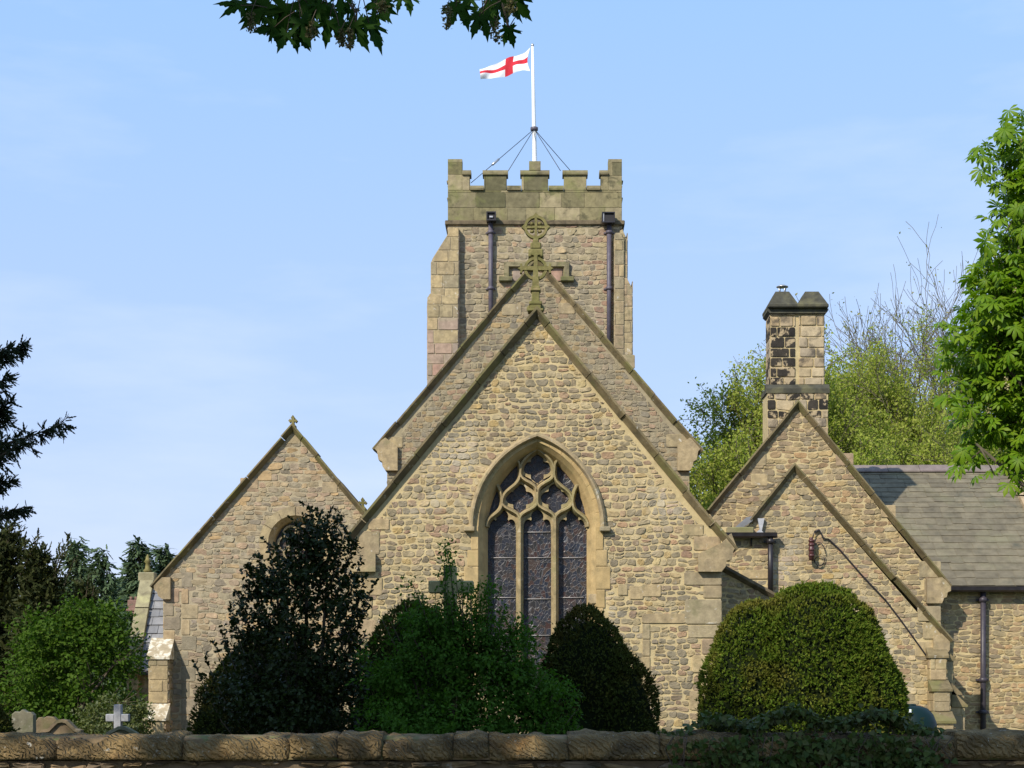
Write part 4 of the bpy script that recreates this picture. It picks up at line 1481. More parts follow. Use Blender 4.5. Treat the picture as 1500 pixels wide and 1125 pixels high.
# lean-to between chancel and vestry
YL = 30.95
lx0, lx1 = uv(1050, 0, YL)[0], uv(1160, 0, YL)[0]
l0, l1 = uv(1066, 832, YL), uv(1150, 878, YL)
slp = (l1[1] - l0[1]) / (l1[0] - l0[0])
zl0 = l0[1] + slp * (lx0 - l0[0])
ze = l1[1] + slp * (lx1 - l1[0])
fl = front(YL)
gl = [(lx0, -.2), (lx1, -.2), (lx1, ze - .1), (lx0, zl0 - .1)]
mb = MB()
wall_body(mb, fl, gl, [], YV - YL - .01, 0, 2)
masonry(mb, fl, gl, 131, ch=(.09, .14), w=(.11, .3), gap=.016, dome=.014, jit=.02)
lean = mb.build('lean_to_wall', [mortar_tan, rub_chancel, slate], church)
mb = MB()
sweep(mb, fl, [(lx0, zl0), (lx1, ze)], [(0.01, -.9), (0.01, .10), (-0.04, .11), (-0.11, .02), (-.11, -.9)])
mb.build('coping', cop_dark, lean)

mb = MB()
kneeler(mb, aL and YA, [(239, 846), (227, 858), (227, 864), (232, 868), (233, 873), (239, 878), (251, 878), (251, 846)], .10)
mb.build('kneeler', ash_tan, aisle)

# buttress at the corner of the low gable
bm_ = [mortar_tan, ash_tan, rub_vestry, cop_mat]
Ybb = 32.9
stepped('buttress', uv(1371, 0, Ybb)[0], uv(1395, 0, Ybb)[0], YV - .004,
        [(YV - .80, -.2, zz(1060, YV - .8)), (YV - .52, zz(1042, YV - .52), zz(1013, YV - .52)), (YV - .22, zz(996, YV - .22), zz(964, YV - .22))], 141, church, bm_)
# its fellow facing south
mb = MB()
yb0, yb1 = YV + .02, YV + .5
for i, (xa, z0, z1, nx) in enumerate(((1416, -.2, None, None),)):
    pass
bx = uv(1379, 0, YV)[0]
for (e, z0, z1) in ((uv(1414, 0, YV)[0], -.2, zz(1036, YV)), (uv(1405, 0, YV)[0], zz(1033, YV), zz(1018, YV)), (uv(1396, 0, YV)[0], zz(1014, YV), zz(968, YV))):
    mb.box(bx, e, yb0, yb1, z0, z1, 0)
    masonry(mb, front(yb0), [(bx, z0), (e, z0), (e, z1), (bx, z1)], int(e * 100), mat=1, **dict(ASH, w=(.2, .5), ch=(.2, .3)))
    mb.prism([(e + .05, yb0 - .04, z1 + .003), (e + .05, yb0 - .04, z1 + .04), (e - .28, yb0 - .04, z1 + .36), (e - .28, yb0 - .04, z1 + .003)], (0, .56, 0), 2)
mb.build('buttress', [mortar_tan, ash_tan, cop_mat], church)

# --- south range with slate roof on the right
YS = 35.55
YR = 39.5
sx0, sx1 = uv(1376, 0, YS)[0], 11.4
fs_ = front(YS)
ze_ = zz(868, YS)
mb = MB()
mb.box(sx0, sx1, YS, YR * 2 - YS, -.2, ze_ + .02, 0)
masonry(mb, fs_, [(sx0, -.2), (sx1, -.2), (sx1, ze_), (sx0, ze_)], 151, ch=(.075, .14), w=(.11, .36), gap=.012, dome=.013, jit=.02, shrink=.12)
srange = mb.build('south_range_wall', [mortar_tan, rub_vestry], church)
ye, zee = YS - .22, zz(858, YS - .22)
zr = zz(686, YR)
rx0 = uv(1200, 0, YR)[0]
sl = MB()
slates(sl, (rx0, ye, zee), (sx1 - .1, ye, zee), (rx0, YR, zr), .25, .28, .6, 77, .010)
sl.prism([(rx0, ye, zee - .014), (rx0, YR, zr - .014), (rx0, YR * 2 - ye, zee - .014), (rx0, YR * 2 - ye, zee - .08), (rx0, YR, zr - .09), (rx0, ye, zee - .08)], (sx1 - rx0, 0, 0), 0)
sroof = sl.build('roof', slate, srange)
mb = MB()
x = rx0
rr = random.Random(4)
while x < sx1:
    w = rr.uniform(.75, .95)
    dd = .22
    sgm = (zr - zee) / (YR - ye)
    o = rr.uniform(0, .012)
    for sg in (1, -1):
        a, b = Vector((x, YR, zr + .075 + o)), Vector((x, YR - dd * sg, zr + .075 + o - dd * sgm))
        mb.prism([a, b, b - Vector((0, .0, .03)), a - Vector((0, 0, .05))], (min(w - .01, sx1 - x), 0, 0))
    x += w
mb.build('ridge_tile', stone_mat('ridge_stone', [(.17, .14, .12), (.21, .17, .145), (.19, .15, .14)], (0.8, 1.2), 5, .25, 30, [((.25, .22, .18), 2, .5, .7, .5)]), sroof)
mb = MB()
dv = Vector((0, YR - ye, zr - zee))
nv = Vector((0, -dv.z, dv.y)).normalized()
for k in range(5):
    a = Vector((sx1 - .14, ye, zee)) + dv * (k / 5)
    b = Vector((sx1 - .14, ye, zee)) + dv * ((k + 1) / 5 - .006)
    mb.prism([a - nv * .1, b - nv * .1, b + nv * .10, a + nv * .10], (.32, 0, 0))
mb.build('coping', ash_tan, sroof)
mb = MB()
g0 = uv(1384, 0, ye)[0]
mb.prism([(g0, ye - .10, zee - .02), (g0, ye - .09, zee - .10), (g0, ye - .03, zee - .14), (g0, ye + .03, zee - .12), (g0, ye + .03, zee - .02)], (sx1 - g0, 0, 0))
mb.build('gutter', black, srange)
downpipe('downpipe', uv(1438, 0, YS)[0], YS, .0, zee - .12, 4.2 * YS / F, iron, srange, .12, [zz(y, YS) for y in (879, 996, 1043)])

# --- things fixed to or standing on the church
mb = MB()
for k, (x, y) in enumerate(((1187, 802),)):
    c = P(1187, 806, YV) + Vector((0, -.14, 0))
    mb.tube([c + Vector((0, 0, .16)), c + Vector((0, 0, -.22))], [.05, .055], 8, 0)
    mb.tube([c + Vector((0, 0, .05)), c + Vector((0, .13, .05))], .02, 6, 1)
    mb.tube([c + Vector((0, 0, -.15)), c + Vector((0, .13, -.15))], .02, 6, 1)
    for z in (.18, .10, 0, -.12):
        mb.lathe((c.x, c.y, c.z + z), [(.03, -.03), (.065, -.02), (.065, .02), (.03, .03)], 10, 0)
    mb.tube([c + Vector((0, 0, .18)), c + Vector((-.01, 0, .25))], [.03, .045], 8, 0)
mt = thing('cable_insulator', 'dark red brown cable insulator bracket with loops of wire on the low gable wall', 'insulator', P(1187, 806, YV))
mb.build('body', [insul, black], mt)
mb = MB()
c = P(1199, 812, YV) + Vector((0, -.06, 0))
mb.tube([c + Vector((.13 * math.cos(t) * (1 - .1 * math.sin(2 * t)), -.02 * math.sin(3 * t), .24 * math.sin(t))) for t in np.linspace(0, 6.0, 24)], .009, 5)
c2 = P(1200, 822, YV) + Vector((0, -.06, 0))
mb.tube([c2 + Vector((.10 * math.cos(t), -.02 * math.sin(2 * t), .10 * math.sin(t))) for t in np.linspace(1.2, 7.0, 18)], .008, 5)
mb.tube([P(1187, 795, YV) + Vector((0, -.1, 0)), P(1192, 780, YV) + Vector((0, -.08, 0)), P(1200, 777, YV) + Vector((0, -.06, 0)), P(1203, 784, YV) + Vector((0, -.05, 0)), P(1206, 790, YV) + Vector((0, -.05, 0))], .012, 5)
mb.build('wire_loop', black, mt)
mb = MB()
cpts = [(1192, 779), (1199, 776), (1203, 783), (1205, 789), (1213, 790), (1230, 806), (1262, 843), (1297, 880), (1322, 913), (1345, 945), (1357, 962), (1364, 967), (1373, 967)]
mb.tube([P(x, y, YV) + Vector((0, -.05, 0)) for x, y in cpts], .017, 6)
tag(mb.build('wall_cable', black), 'black cable running diagonally down the low vestry gable wall', 'cable')

pole = thing('flagpole', 'tall white flagpole on the church tower held by thin guy wires', 'flagpole', (0, YT + TD / 2, zs + .45))
YP = YT + TD / 2
mb = MB()
pb, pt = P(783.2, 235, YP), P(780, 68, YP)
dirp = (pb - pt).normalized()
pb0 = pb + dirp * ((pb.z - zs - .46) / abs(dirp.z))
mb.tube([pb0, pb, pb + (pt - pb) * .5, pt], [.085, .082, .062, .045], 10)
mb.build('pole', white_paint, pole)
mb = MB()
cl = P(782.6, 189, YP)
mb.lathe(cl, [(.08, -.07), (.13, -.05), (.13, .05), (.08, .07)], 10)
mb.build('collar', iron_tower, pole)
mb = MB()
mb.lathe(pt, [(.03, -.02), (.055, .02), (.05, .07), (.012, .11)], 10)
mb.build('truck', steel, pole)
for i, (px, py, Y) in enumerate(((690, 268, YT + .5), (744, 251, YT + .5), (821, 250, YT + .5), (846, 262, YT + TD - .6))):
    mb = MB()
    e = P(px, py, Y)
    e.z = max(e.z, zs + .5) if i in (0,) else e.z
    mb.tube([cl, e], .012, 5)
    wire = mb.build('guy_wire', black, pole)
    if i == 0:
        q = cl + (e - cl) * .62
        mb = MB()
        mb.tube([q - (e - cl) * .05, q + (e - cl) * .05], .04, 6)
        mb.build('turnbuckle', steel, wire)
# flag, streaming to the left of the pole
mb = MB()
nu, nv_ = 44, 20
topc = [(779, 69.5), (770, 74), (757, 78), (742, 82), (722, 87.5), (704, 93.5)]
botc = [(778.6, 103.5), (768, 103), (756, 104.5), (741, 107), (722, 110), (705.5, 109.5)]


def interp(c, t):
    k = t * (len(c) - 1)
    i = min(int(k), len(c) - 2)
    f = k - i
    return (c[i][0] * (1 - f) + c[i + 1][0] * f, c[i][1] * (1 - f) + c[i + 1][1] * f)


vs, fs, ms = [], [], []
for i in range(nu + 1):
    u = i / nu
    for j in range(nv_ + 1):
        v = j / nv_
        a, b = interp(topc, u), interp(botc, u)
        sag = math.sin(v * math.pi) * (1 - u) ** 3 * -4.0
        dep = u * 0.5 + 0.16 * u ** .6 * math.sin(9.5 * u + 2.6 * v) + .05 * math.sin(21 * u - 4 * v) * u + 0.10 * math.sin(3.0 * v + 4 * u) * (1 - .4 * u)
        q = P(a[0] * (1 - v) + b[0] * v + sag, a[1] * (1 - v) + b[1] * v, YP)
        q.y += dep
        q.x -= .05
        vs.append(q)
for i in range(nu):
    for j in range(nv_):
        b = i * (nv_ + 1) + j
        fs.append((b, b + nv_ + 1, b + nv_ + 2, b + 1))
        u, v = (i + .5) / nu, (j + .5) / nv_
        ms.append(1 if (abs(v - .46) < .135 or abs(u - .51) < .078) else 0)
mb.add(vs, fs, ms, True)
fo = mb.build('flag', [flag_white, flag_red])
tag(fo, 'white flag with a red cross flying from the flagpole on the tower', 'flag')

# ------------------------------------------------------------------ foliage
LEAF = (np.array([(0, 0, 0), (.28, .5, .07), (0, 1, -.04), (-.28, .5, .07)]), [(0, 1, 2), (0, 2, 3)])
NARROW = (np.array([(0, 0, 0), (.10, .4, .02), (0, 1, 0), (-.10, .4, .02)]), [(0, 1, 2), (0, 2, 3)])
HOLLY = (np.array([(0, 0, 0), (.30, .25, .08), (.22, .45, .03), (.32, .65, .09), (0, 1, -.06), (-.32, .65, .09), (-.22, .45, .03), (-.30, .25, .08), (0, .5, -.02)]),
         [(8, 0, 1), (8, 1, 2), (8, 2, 3), (8, 3, 4), (8, 4, 5), (8, 5, 6), (8, 6, 7), (8, 7, 0)])
# horse chestnut: seven drooping leaflets on one stalk
_cv, _cf = [], []
for _k, _a in enumerate((-2.1, -1.35, -.65, 0, .65, 1.35, 2.1)):
    _L = 1.0 - .16 * abs(_a) / 1.0 * .8
    _b = len(_cv)
    for _w, _l, _z in ((0, 0, 0), (.10, .35, -.03), (.175, .70, -.16), (0, 1.0, -.40), (-.175, .70, -.16), (-.10, .35, -.03), (0, .6, -.02)):
        _x, _y = _w * _L, _l * _L
        _cv.append((_x * math.cos(_a) + _y * math.sin(_a), -_x * math.sin(_a) + _y * math.cos(_a), _z * _L))
    _cf += [(_b + 6, _b + i, _b + (i + 1) % 6) for i in range(6)]
CHESTNUT = (np.array(_cv), _cf)
# sycamore: five toothed lobes
_half = [(0.02, -.02), (.16, -.14), (.42, -.26), (.36, -.10), (.52, -.06), (.36, .04), (.24, .10), (.46, .22), (.78, .36), (.62, .36), (.66, .50), (.44, .42), (.18, .26), (.22, .56), (.30, .62), (.20, .70), (.20, .86), (.10, .92), (0, 1.22)]
_out = _half + [(-x, y) for x, y in _half[::-1][1:]]
MAPLE = (np.array([(0, .18, .02)] + [(x, y, -.22 * x * x - .18 * max(0, y) ** 2 + (.02 if i % 2 else 0)) for i, (x, y) in enumerate(_out)]),
         [(0, 1 + i, 1 + (i + 1) % len(_out)) for i in range(len(_out))])


def unit(a):
    return a / np.maximum(np.linalg.norm(a, axis=-1, keepdims=True), 1e-9)


class LB:
    """leaves: copies of small templates set by numpy, linked as ONE mesh"""

    def __init__(s):
        s.V, s.L, s.C, s.M, s.n = [], [], [], [], 0

    def add(s, tmpl, pos, d, nrm, size, mat=0, wid=1.0):
        pos, d, nrm = np.asarray(pos, float), unit(np.asarray(d, float)), np.asarray(nrm, float)
        N = len(pos)
        if N == 0:
            return
        size = np.broadcast_to(np.asarray(size, float), (N,))
        z = unit(nrm - d * (nrm * d).sum(-1, keepdims=True) + 1e-6)
        x = np.cross(d, z)
        T, Fc = tmpl
        k = len(T)
        W_ = pos[:, None, :] + size[:, None, None] * (T[None, :, 0:1] * wid * x[:, None, :] + T[None, :, 1:2] * d[:, None, :] + T[None, :, 2:3] * z[:, None, :])
        s.V.append(W_.reshape(-1, 3))
        f = np.array(Fc)
        fi = f[None] + (s.n + np.arange(N) * k)[:, None, None]
        s.L.append(fi.reshape(-1))
        s.C.append(np.full(N * len(Fc), f.shape[1]))
        s.M.append(np.full(N * len(Fc), mat))
        s.n += N * k

    def add_mb(s, mb, mat=0):
        if not mb.v:
            return
        s.V.append(np.array(mb.v, float))
        s.L.append(np.array([i + s.n for f in mb.f for i in f]))
        s.C.append(np.array([len(f) for f in mb.f]))
        s.M.append(np.full(len(mb.f), mat))
        s.n += len(mb.v)

    def build(s, name, mats, parent=None):
        V, L, C, M = (np.concatenate(q) for q in (s.V, s.L, s.C, s.M))
        me = bpy.data.meshes.new(name)
        me.vertices.add(len(V))
        me.vertices.foreach_set('co', V.astype(np.float32).ravel())
        me.loops.add(len(L))
        me.loops.foreach_set('vertex_index', L.astype(np.int32))
        me.polygons.add(len(C))
        me.polygons.foreach_set('loop_start', np.concatenate(([0], np.cumsum(C)[:-1])).astype(np.int32))
        me.polygons.foreach_set('material_index', M.astype(np.int32))
        for m in (mats if isinstance(mats, (list, tuple)) else [mats]):
            me.materials.append(m)
        me.update(calc_edges=True)
        me.validate()
        return link(name, me, parent)


def rdir(rng, n):
    return unit(rng.normal(size=(n, 3)))


def blob(px, py, rx, ry, Y, dy=None):
    k = Y / F
    return np.array(P(px, py, Y)), np.array((rx * k, (dy if dy else rx * k), ry * k))


def clumps(lb, rng, blobs, n, rc, per, size, tmpl=LEAF, mat=0, shell=0.45, droop=0.0, up=0.35, keep=None, wid=1.0, zmin=0.05, along=0.0):
    """leaves gathered in clumps spread through the blobs, denser towards their outside"""
    vol = np.array([r[0] * r[1] * r[2] for _, r in blobs]) ** .72
    pick = rng.choice(len(blobs), n, p=vol / vol.sum())
    C = np.array([b[0] for b in blobs])[pick]
    Rr = np.array([b[1] for b in blobs])[pick]
    u = rdir(rng, n)
    cc = C + u * Rr * (rng.random((n, 1)) ** shell)
    out = unit(u / Rr)
    ok = cc[:, 2] > zmin
    if keep is not None:
        ok &= keep(cc)
    cc, out = cc[ok], out[ok]
    n = len(cc)
    rcs = rc * rng.uniform(.6, 1.3, n)
    pos = np.repeat(cc, per, 0)
    o = np.repeat(out, per, 0)
    v = rdir(rng, n * per)
    pos = pos + v * np.repeat(rcs, per)[:, None] * (rng.random((n * per, 1)) ** .5) * (1, 1, .75)
    nrm = unit(o * .55 + v * .5 + np.array((0, 0, up)) + rng.normal(0, .35, (n * per, 3)))
    d = unit(rng.normal(0, .8, (n * per, 3)) + o * .5 + v * .6 + np.array((0, 0, -droop)))
    d[:, 2] += along
    lb.add(tmpl, pos, d, nrm, size * rng.uniform(.65, 1.3, n * per), mat, wid)
    return cc


def grow(mb, rng, p, d, L, r, lv, tips, nchild=4, spread=.75, upw=.18, wig=.16, ratio=.62, sides=6, minr=.004, rr=.6):
    """a limb with its side limbs; tips collects (end, direction, level)"""
    p, d = np.array(p, float), unit(np.array(d, float))
    k = 4 if lv > 0 else 3
    pts, rad, dirs = [p.copy()], [r], [d]
    q = p.copy()
    for i in range(k):
        d = unit(d + rng.normal(0, wig, 3) + np.array((0, 0, upw * .3)))
        q = q + d * L / k
        pts.append(q.copy())
        rad.append(max(minr, r * (1 - .62 * (i + 1) / k)))
        dirs.append(d)
    mb.tube(pts, rad, sides if lv > 1 else (5 if lv == 1 else 3), 0, True, lv > 1)
    if lv == 0:
        for a, b in zip(pts[1:], dirs[1:]):
            tips.append((a, b))
        return
    for c in range(nchild):
        t = rng.uniform(.28, 1.0) if c < nchild - 1 else 1.0
        i = min(int(t * k), k - 1)
        f = t * k - i
        a = pts[i] * (1 - f) + pts[i + 1] * f
        side = rdir(rng, 1)[0]
        side = unit(side - dirs[i] * (side @ dirs[i]))
        dd = unit(dirs[i] + side * spread * rng.uniform(.7, 1.3) + np.array((0, 0, upw))) if c < nchild - 1 else unit(dirs[i] + side * .3)
        grow(mb, rng, a, dd, L * ratio * rng.uniform(.75, 1.2), max(minr, rad[i] * rr), lv - 1, tips, nchild, spread, upw, wig, ratio, sides, minr, rr)


def trunk_mesh(pts, radii, m, parent, name='trunk', sides=10):
    mb = MB()
    mb.tube(pts, radii, sides)
    return mb.build(name, m, parent)


# --- clipped yews
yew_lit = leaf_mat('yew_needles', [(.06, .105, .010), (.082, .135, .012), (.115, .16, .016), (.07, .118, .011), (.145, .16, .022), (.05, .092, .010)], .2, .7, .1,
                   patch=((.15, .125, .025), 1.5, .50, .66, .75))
yew_shaded = leaf_mat('shaded_yew_needles', [(.034, .046, .009), (.046, .060, .011), (.058, .072, .014), (.040, .053, .010)], .1, .7, .08, patch=((.07, .052, .014), 1.6, .50, .68, .7))  # shaded copy of the yew foliage, the shade put into darker colours
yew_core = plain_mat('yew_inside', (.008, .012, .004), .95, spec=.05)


def clipped_yew(label, blobs, seed, n, size, m, extra=None):
    rng = np.random.default_rng(seed)
    c0 = blobs[0][0]
    t = thing('clipped_yew', label, 'yew', (c0[0], c0[1], 0), 'clipped yews behind the roadside wall')
    core = MB()
    for c, r in blobs:
        prof = [(max(.01, .93 * math.cos(a)), .93 * math.sin(a) * r[2]) for a in np.linspace(-1.2, 1.55, 14)]
        core.lathe((c[0], c[1], c[2]), [(q * r[0], z) for q, z in prof], 28, 0, True, 1, r[1] / r[0])
    lb = LB()
    lb.add_mb(core, 1)
    A = np.array([r[0] * r[2] for _, r in blobs])
    ph = rng.uniform(0, 6.28, (8, 1))
    fr_ = rng.normal(0, 4.2, (8, 3))
    for (c, r), w in zip(blobs, A / A.sum()):
        k = int(n * w)
        u = rdir(rng, k)
        nn = unit(u / r)
        p = c + u * r
        lump = (np.sin(fr_ @ p.T + ph)).mean(0)[:, None]
        fine = (np.sin((fr_ * 4) @ p.T + ph * 2)).mean(0)[:, None]
        p = p + nn * (.17 * lump + .055 * fine - .01 + rng.normal(0, .016, (k, 1)) + .07 * (rng.random((k, 1)) < .012))
        ok = p[:, 2] > .05
        for (c2, r2) in blobs:
            if c2 is not c:
                ok &= (((p - c2) / (r2 * .96)) ** 2).sum(1) > 1
        p, nn = p[ok], nn[ok]
        for b in range(4):
            k = len(p)
            d = unit(nn * .75 + rng.normal(0, .5, (k, 3)) + np.array((0, 0, .35)))
            lb.add(NARROW, p - d * size * .25, d, nn + rng.normal(0, .6, (k, 3)), size * rng.uniform(.6, 1.35, k), 0, 2.1)
    if extra:
        extra(lb, rng)
    lb.build('foliage', [m, yew_core], t)
    trunk_mesh([(c0[0], c0[1], -.1), (c0[0], c0[1], .9)], [.16, .13], bark, t)
    return t


def blobk(px, top, bot, rx, Y, zc=None, ry=None):
    """upright dome: centre low, top at the given pixel row"""
    k = Y / F
    c = np.array(P(px, 0, Y))
    zt_ = EYE + (HOR - top) * k
    zc = zc if zc is not None else zt_ * .33
    c[2] = zc
    return c, np.array((rx * k, (ry or rx * k * .95), zt_ - zc))


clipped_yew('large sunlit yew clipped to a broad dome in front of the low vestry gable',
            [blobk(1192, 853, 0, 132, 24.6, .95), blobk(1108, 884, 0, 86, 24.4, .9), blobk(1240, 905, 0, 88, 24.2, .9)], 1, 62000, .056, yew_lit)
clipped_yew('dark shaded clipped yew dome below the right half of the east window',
            [blobk(862, 892, 0, 88, 22.5, .35), blobk(905, 955, 0, 66, 22.3, .3)], 2, 24000, .054, yew_shaded)
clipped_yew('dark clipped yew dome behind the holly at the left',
            [blobk(395, 925, 0, 112, 22.5, .45), blobk(335, 975, 0, 62, 22.3, .3)], 3, 24000, .054, yew_shaded)
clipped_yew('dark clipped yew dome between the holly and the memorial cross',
            [blobk(608, 878, 0, 88, 22.8, .4), blobk(575, 925, 0, 70, 22.6, .4)], 4, 22000, .054, yew_shaded)
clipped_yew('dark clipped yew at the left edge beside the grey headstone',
            [blobk(-40, 1010, 0, 58, 20.5, .4)], 5, 11000, .054, yew_shaded)

# --- holly
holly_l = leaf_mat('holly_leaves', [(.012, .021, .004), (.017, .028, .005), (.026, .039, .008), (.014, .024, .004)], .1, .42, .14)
rng = np.random.default_rng(7)
YH = 20.4
t = thing('holly_bush', 'tall dark glossy holly bush with upright shoots before the left gable', 'holly', P(440, HOR, YH) * 1, None)
t.location.z = 0
lb = LB()
hb = [blob(448, 925, 88, 120, YH), blob(452, 820, 50, 62, YH), blob(390, 860, 44, 56, YH), blob(505, 850, 34, 66, YH), blob(365, 925, 36, 60, YH), blob(478, 788, 34, 34, YH), blob(440, 1030, 105, 60, YH), blob(378, 1010, 70, 62, YH), blob(500, 1000, 62, 80, YH), blob(446, 782, 26, 30, YH)]
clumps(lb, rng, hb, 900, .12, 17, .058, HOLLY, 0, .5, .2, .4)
tw = MB()
base = np.array(P(440, 1100, YH))
base[2] = 0
shoots = [(455, 742), (470, 752), (437, 768), (498, 752), (520, 792), (528, 820), (510, 770), (536, 842), (530, 868), (545, 862), (378, 806), (392, 796), (362, 828), (348, 868), (338, 900), (322, 922), (310, 935), (300, 962), (290, 985), (405, 800), (425, 770), (490, 770), (540, 880), (536, 925), (484, 745), (335, 880), (520, 900)]
for i, (x, y) in enumerate(shoots):
    tip = np.array(P(x, y, YH + rng.uniform(-.5, .5)))
    root = np.array(P(440 + (x - 440) * .45, y + 95 + abs(x - 440) * .25, YH))
    mid = (tip + root) / 2 + np.array(((x - 440) * .0004, 0, -.04))
    pts = [root, (root + mid) / 2 + rng.normal(0, .015, 3), mid, (mid + tip) / 2 + rng.normal(0, .012, 3), tip]
    tw.tube(pts, [.012, .010, .008, .006, .003], 5)
    for j in range(4):
        a, b = pts[j], pts[j + 1]
        for q in range(9):
            s_ = a + (b - a) * rng.random()
            m_ = 2
            dd = rdir(rng, m_) + unit((b - a))[None] * .7
            lb.add(HOLLY, np.repeat(s_[None], m_, 0), dd, rdir(rng, m_) + (0, -.2, .6), .058 * rng.uniform(.7, 1.3, m_))
        if rng.random() < .8:
            sd = unit(rng.normal(0, 1, 3) + np.array((0, 0, .5)))
            e = b + sd * rng.uniform(.08, .2)
            tw.tube([b, e], [.005, .002], 3)
            m_ = 9
            lb.add(HOLLY, b + (e - b) * rng.random((m_, 1)), rdir(rng, m_) + sd * .8, rdir(rng, m_) + (0, -.2, .6), .055 * rng.uniform(.7, 1.3, m_))
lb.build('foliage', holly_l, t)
for q in ((430, 900), (450, 760), (480, 830), (400, 830)):
    e = np.array(P(*q, YH))
    tw.tube([base + rng.normal(0, .05, 3) * (1, 1, 0), base * .6 + e * .4 + rng.normal(0, .04, 3), e], [.05, .03, .012], 6)
tw.build('stem', bark, t)

# --- green bush round the memorial cross
bush_l = leaf_mat('bush_leaves', [(.034, .085, .009), (.046, .108, .012), (.062, .132, .015), (.038, .092, .010), (.075, .138, .018)], .35, .65, .08, tint=(1.1, 1.4, .35))
rng = np.random.default_rng(9)
YG = 19.6
t = thing('leafy_bush', 'loose green leafy bush growing around the memorial cross', 'bush', P(690, HOR, YG))
t.location.z = 0
lb = LB()
gb = [blob(690, 1010, 145, 105, YG, .75), blob(640, 940, 92, 66, YG, .6), blob(690, 960, 60, 60, YG, .5), blob(770, 1000, 60, 50, YG, .5), blob(735, 950, 50, 52, YG), blob(580, 990, 60, 80, YG), blob(790, 1045, 62, 52, YG), blob(650, 915, 62, 26, YG, .5), blob(757, 935, 22, 24, YG), blob(608, 868, 18, 14, YG), blob(705, 880, 22, 26, YG), blob(718, 860, 9, 14, YG), blob(652, 808, 7, 14, YG), blob(656, 832, 6, 16, YG), blob(660, 1060, 160, 50, YG)]
clumps(lb, rng, gb, 900, .15, 34, .056, LEAF, 0, .55, .25, .45)
tw = MB()
for x, y in ((648, 858), (662, 862), (676, 866), (686, 856), (655, 846), (668, 850), (637, 862), (690, 870), (645, 872), (660, 876), (652, 795), (650, 812), (605, 856), (618, 866), (592, 880), (715, 842), (722, 852), (700, 856), (736, 850), (757, 908), (776, 925), (800, 985), (828, 1010), (845, 1040), (848, 1062), (815, 1000), (570, 905), (556, 900), (676, 846), (640, 842), (740, 882), (690, 862)):
    e = np.array(P(x, y, YG + rng.uniform(-.5, .1)))
    r0 = np.array(P(690 + (x - 690) * .6, y + 105, YG))
    pts = [r0, (r0 + e) / 2 + rng.normal(0, .04, 3), e]
    tw.tube(pts, [.010, .007, .003], 4)
    for a, b in ((pts[0], pts[1]), (pts[1], pts[2])):
        m_ = 38
        lb.add(LEAF, a + (b - a) * rng.random((m_, 1)) + rng.normal(0, .022, (m_, 3)), rdir(rng, m_) + unit(b - a) * .6 - (0, 0, .2), rdir(rng, m_) * .7 + (0, -.1, .7), .046 * rng.uniform(.6, 1.3, m_))
lb.build('foliage', bush_l, t)
base = np.array(P(690, HOR, YG))
base[2] = 0
for q in ((640, 930), (690, 900), (740, 950), (600, 980), (790, 1030)):
    e = np.array(P(*q, YG))
    tw.tube([base + rng.normal(0, .12, 3) * (1, 1, 0), base * .55 + e * .45 + rng.normal(0, .06, 3), e], [.035, .022, .008], 5)
tw.build('stem', bark, t)

# memorial cross in the bush
YM = 19.9
mb = MB()
(a, t_), (b, _) = uv(650, 829, YM), uv(669, 829, YM)
mb.bbox(a, b, YM - .08, YM + .08, .5, t_, .012)
(c0, ct), (c1, cb) = uv(628, 851, YM), uv(694, 869, YM)
mb.bbox(c0, a + .003, YM - .075, YM + .075, cb, ct, .012)
mb.bbox(b - .003, c1, YM - .075, YM + .075, cb, ct, .012)
mb.bbox(a - .22, b + .22, YM - .28, YM + .28, -.1, .28, .02)
mb.bbox(a - .1, b + .1, YM - .17, YM + .17, .28, .52, .02)
tag(mb.build('memorial_cross', memorial_s), 'large plain stone memorial cross rising out of the green bush', 'cross')

# --- trees and shrubs on the left
lshrub = leaf_mat('hawthorn_leaves', [(.036, .074, .008), (.052, .098, .010), (.072, .122, .013), (.042, .084, .009)], .3, .6, .08, tint=(1.1, 1.4, .5))
rng = np.random.default_rng(13)
YT2 = 30.5
t = thing('bushy_tree', 'bright green bushy tree behind the gravestones left of the porch', 'tree', P(110, HOR, YT2))
t.location.z = 0
lb = LB()
tb = [blob(112, 985, 98, 78, YT2), blob(95, 925, 66, 50, YT2), blob(150, 930, 50, 50, YT2), blob(60, 985, 48, 60, YT2), blob(170, 985, 42, 60, YT2), blob(110, 900, 34, 32, YT2), blob(40, 1030, 44, 40, YT2), blob(110, 1035, 90, 45, YT2)]
clumps(lb, rng, tb, 330, .27, 46, .09, LEAF, 0, .4, .2, .5)
lb.build('crown', lshrub, t)
tw = MB()
tips = []
b0 = np.array(P(110, HOR, YT2))
b0[2] = 0
grow(tw, rng, b0, (0, 0, 1), 1.5, .10, 2, tips, 5, .7, .2)
tw.build('trunk', bark, t)

yshrub = leaf_mat('box_leaves', [(.075, .095, .022), (.10, .12, .03), (.06, .08, .02), (.13, .14, .04)], .25, .5, .3)
rng = np.random.default_rng(14)
YX = 27.5
t = thing('low_shrub', 'low rounded yellow green shrub behind the grey stone cross', 'shrub', P(165, HOR, YX))
t.location.z = 0
lb = LB()
clumps(lb, rng, [blob(165, 1062, 52, 46, YX), blob(198, 1056, 26, 36, YX), blob(130, 1070, 30, 34, YX), blob(205, 1050, 12, 20, YX)], 300, .10, 18, .06, LEAF, 0, .3, 0, .5)
lb.build('foliage', yshrub, t)
trunk_mesh([(t.location.x, YX, -.1), (t.location.x, YX, .5)], [.05, .03], bark, t, 'stem', 6)

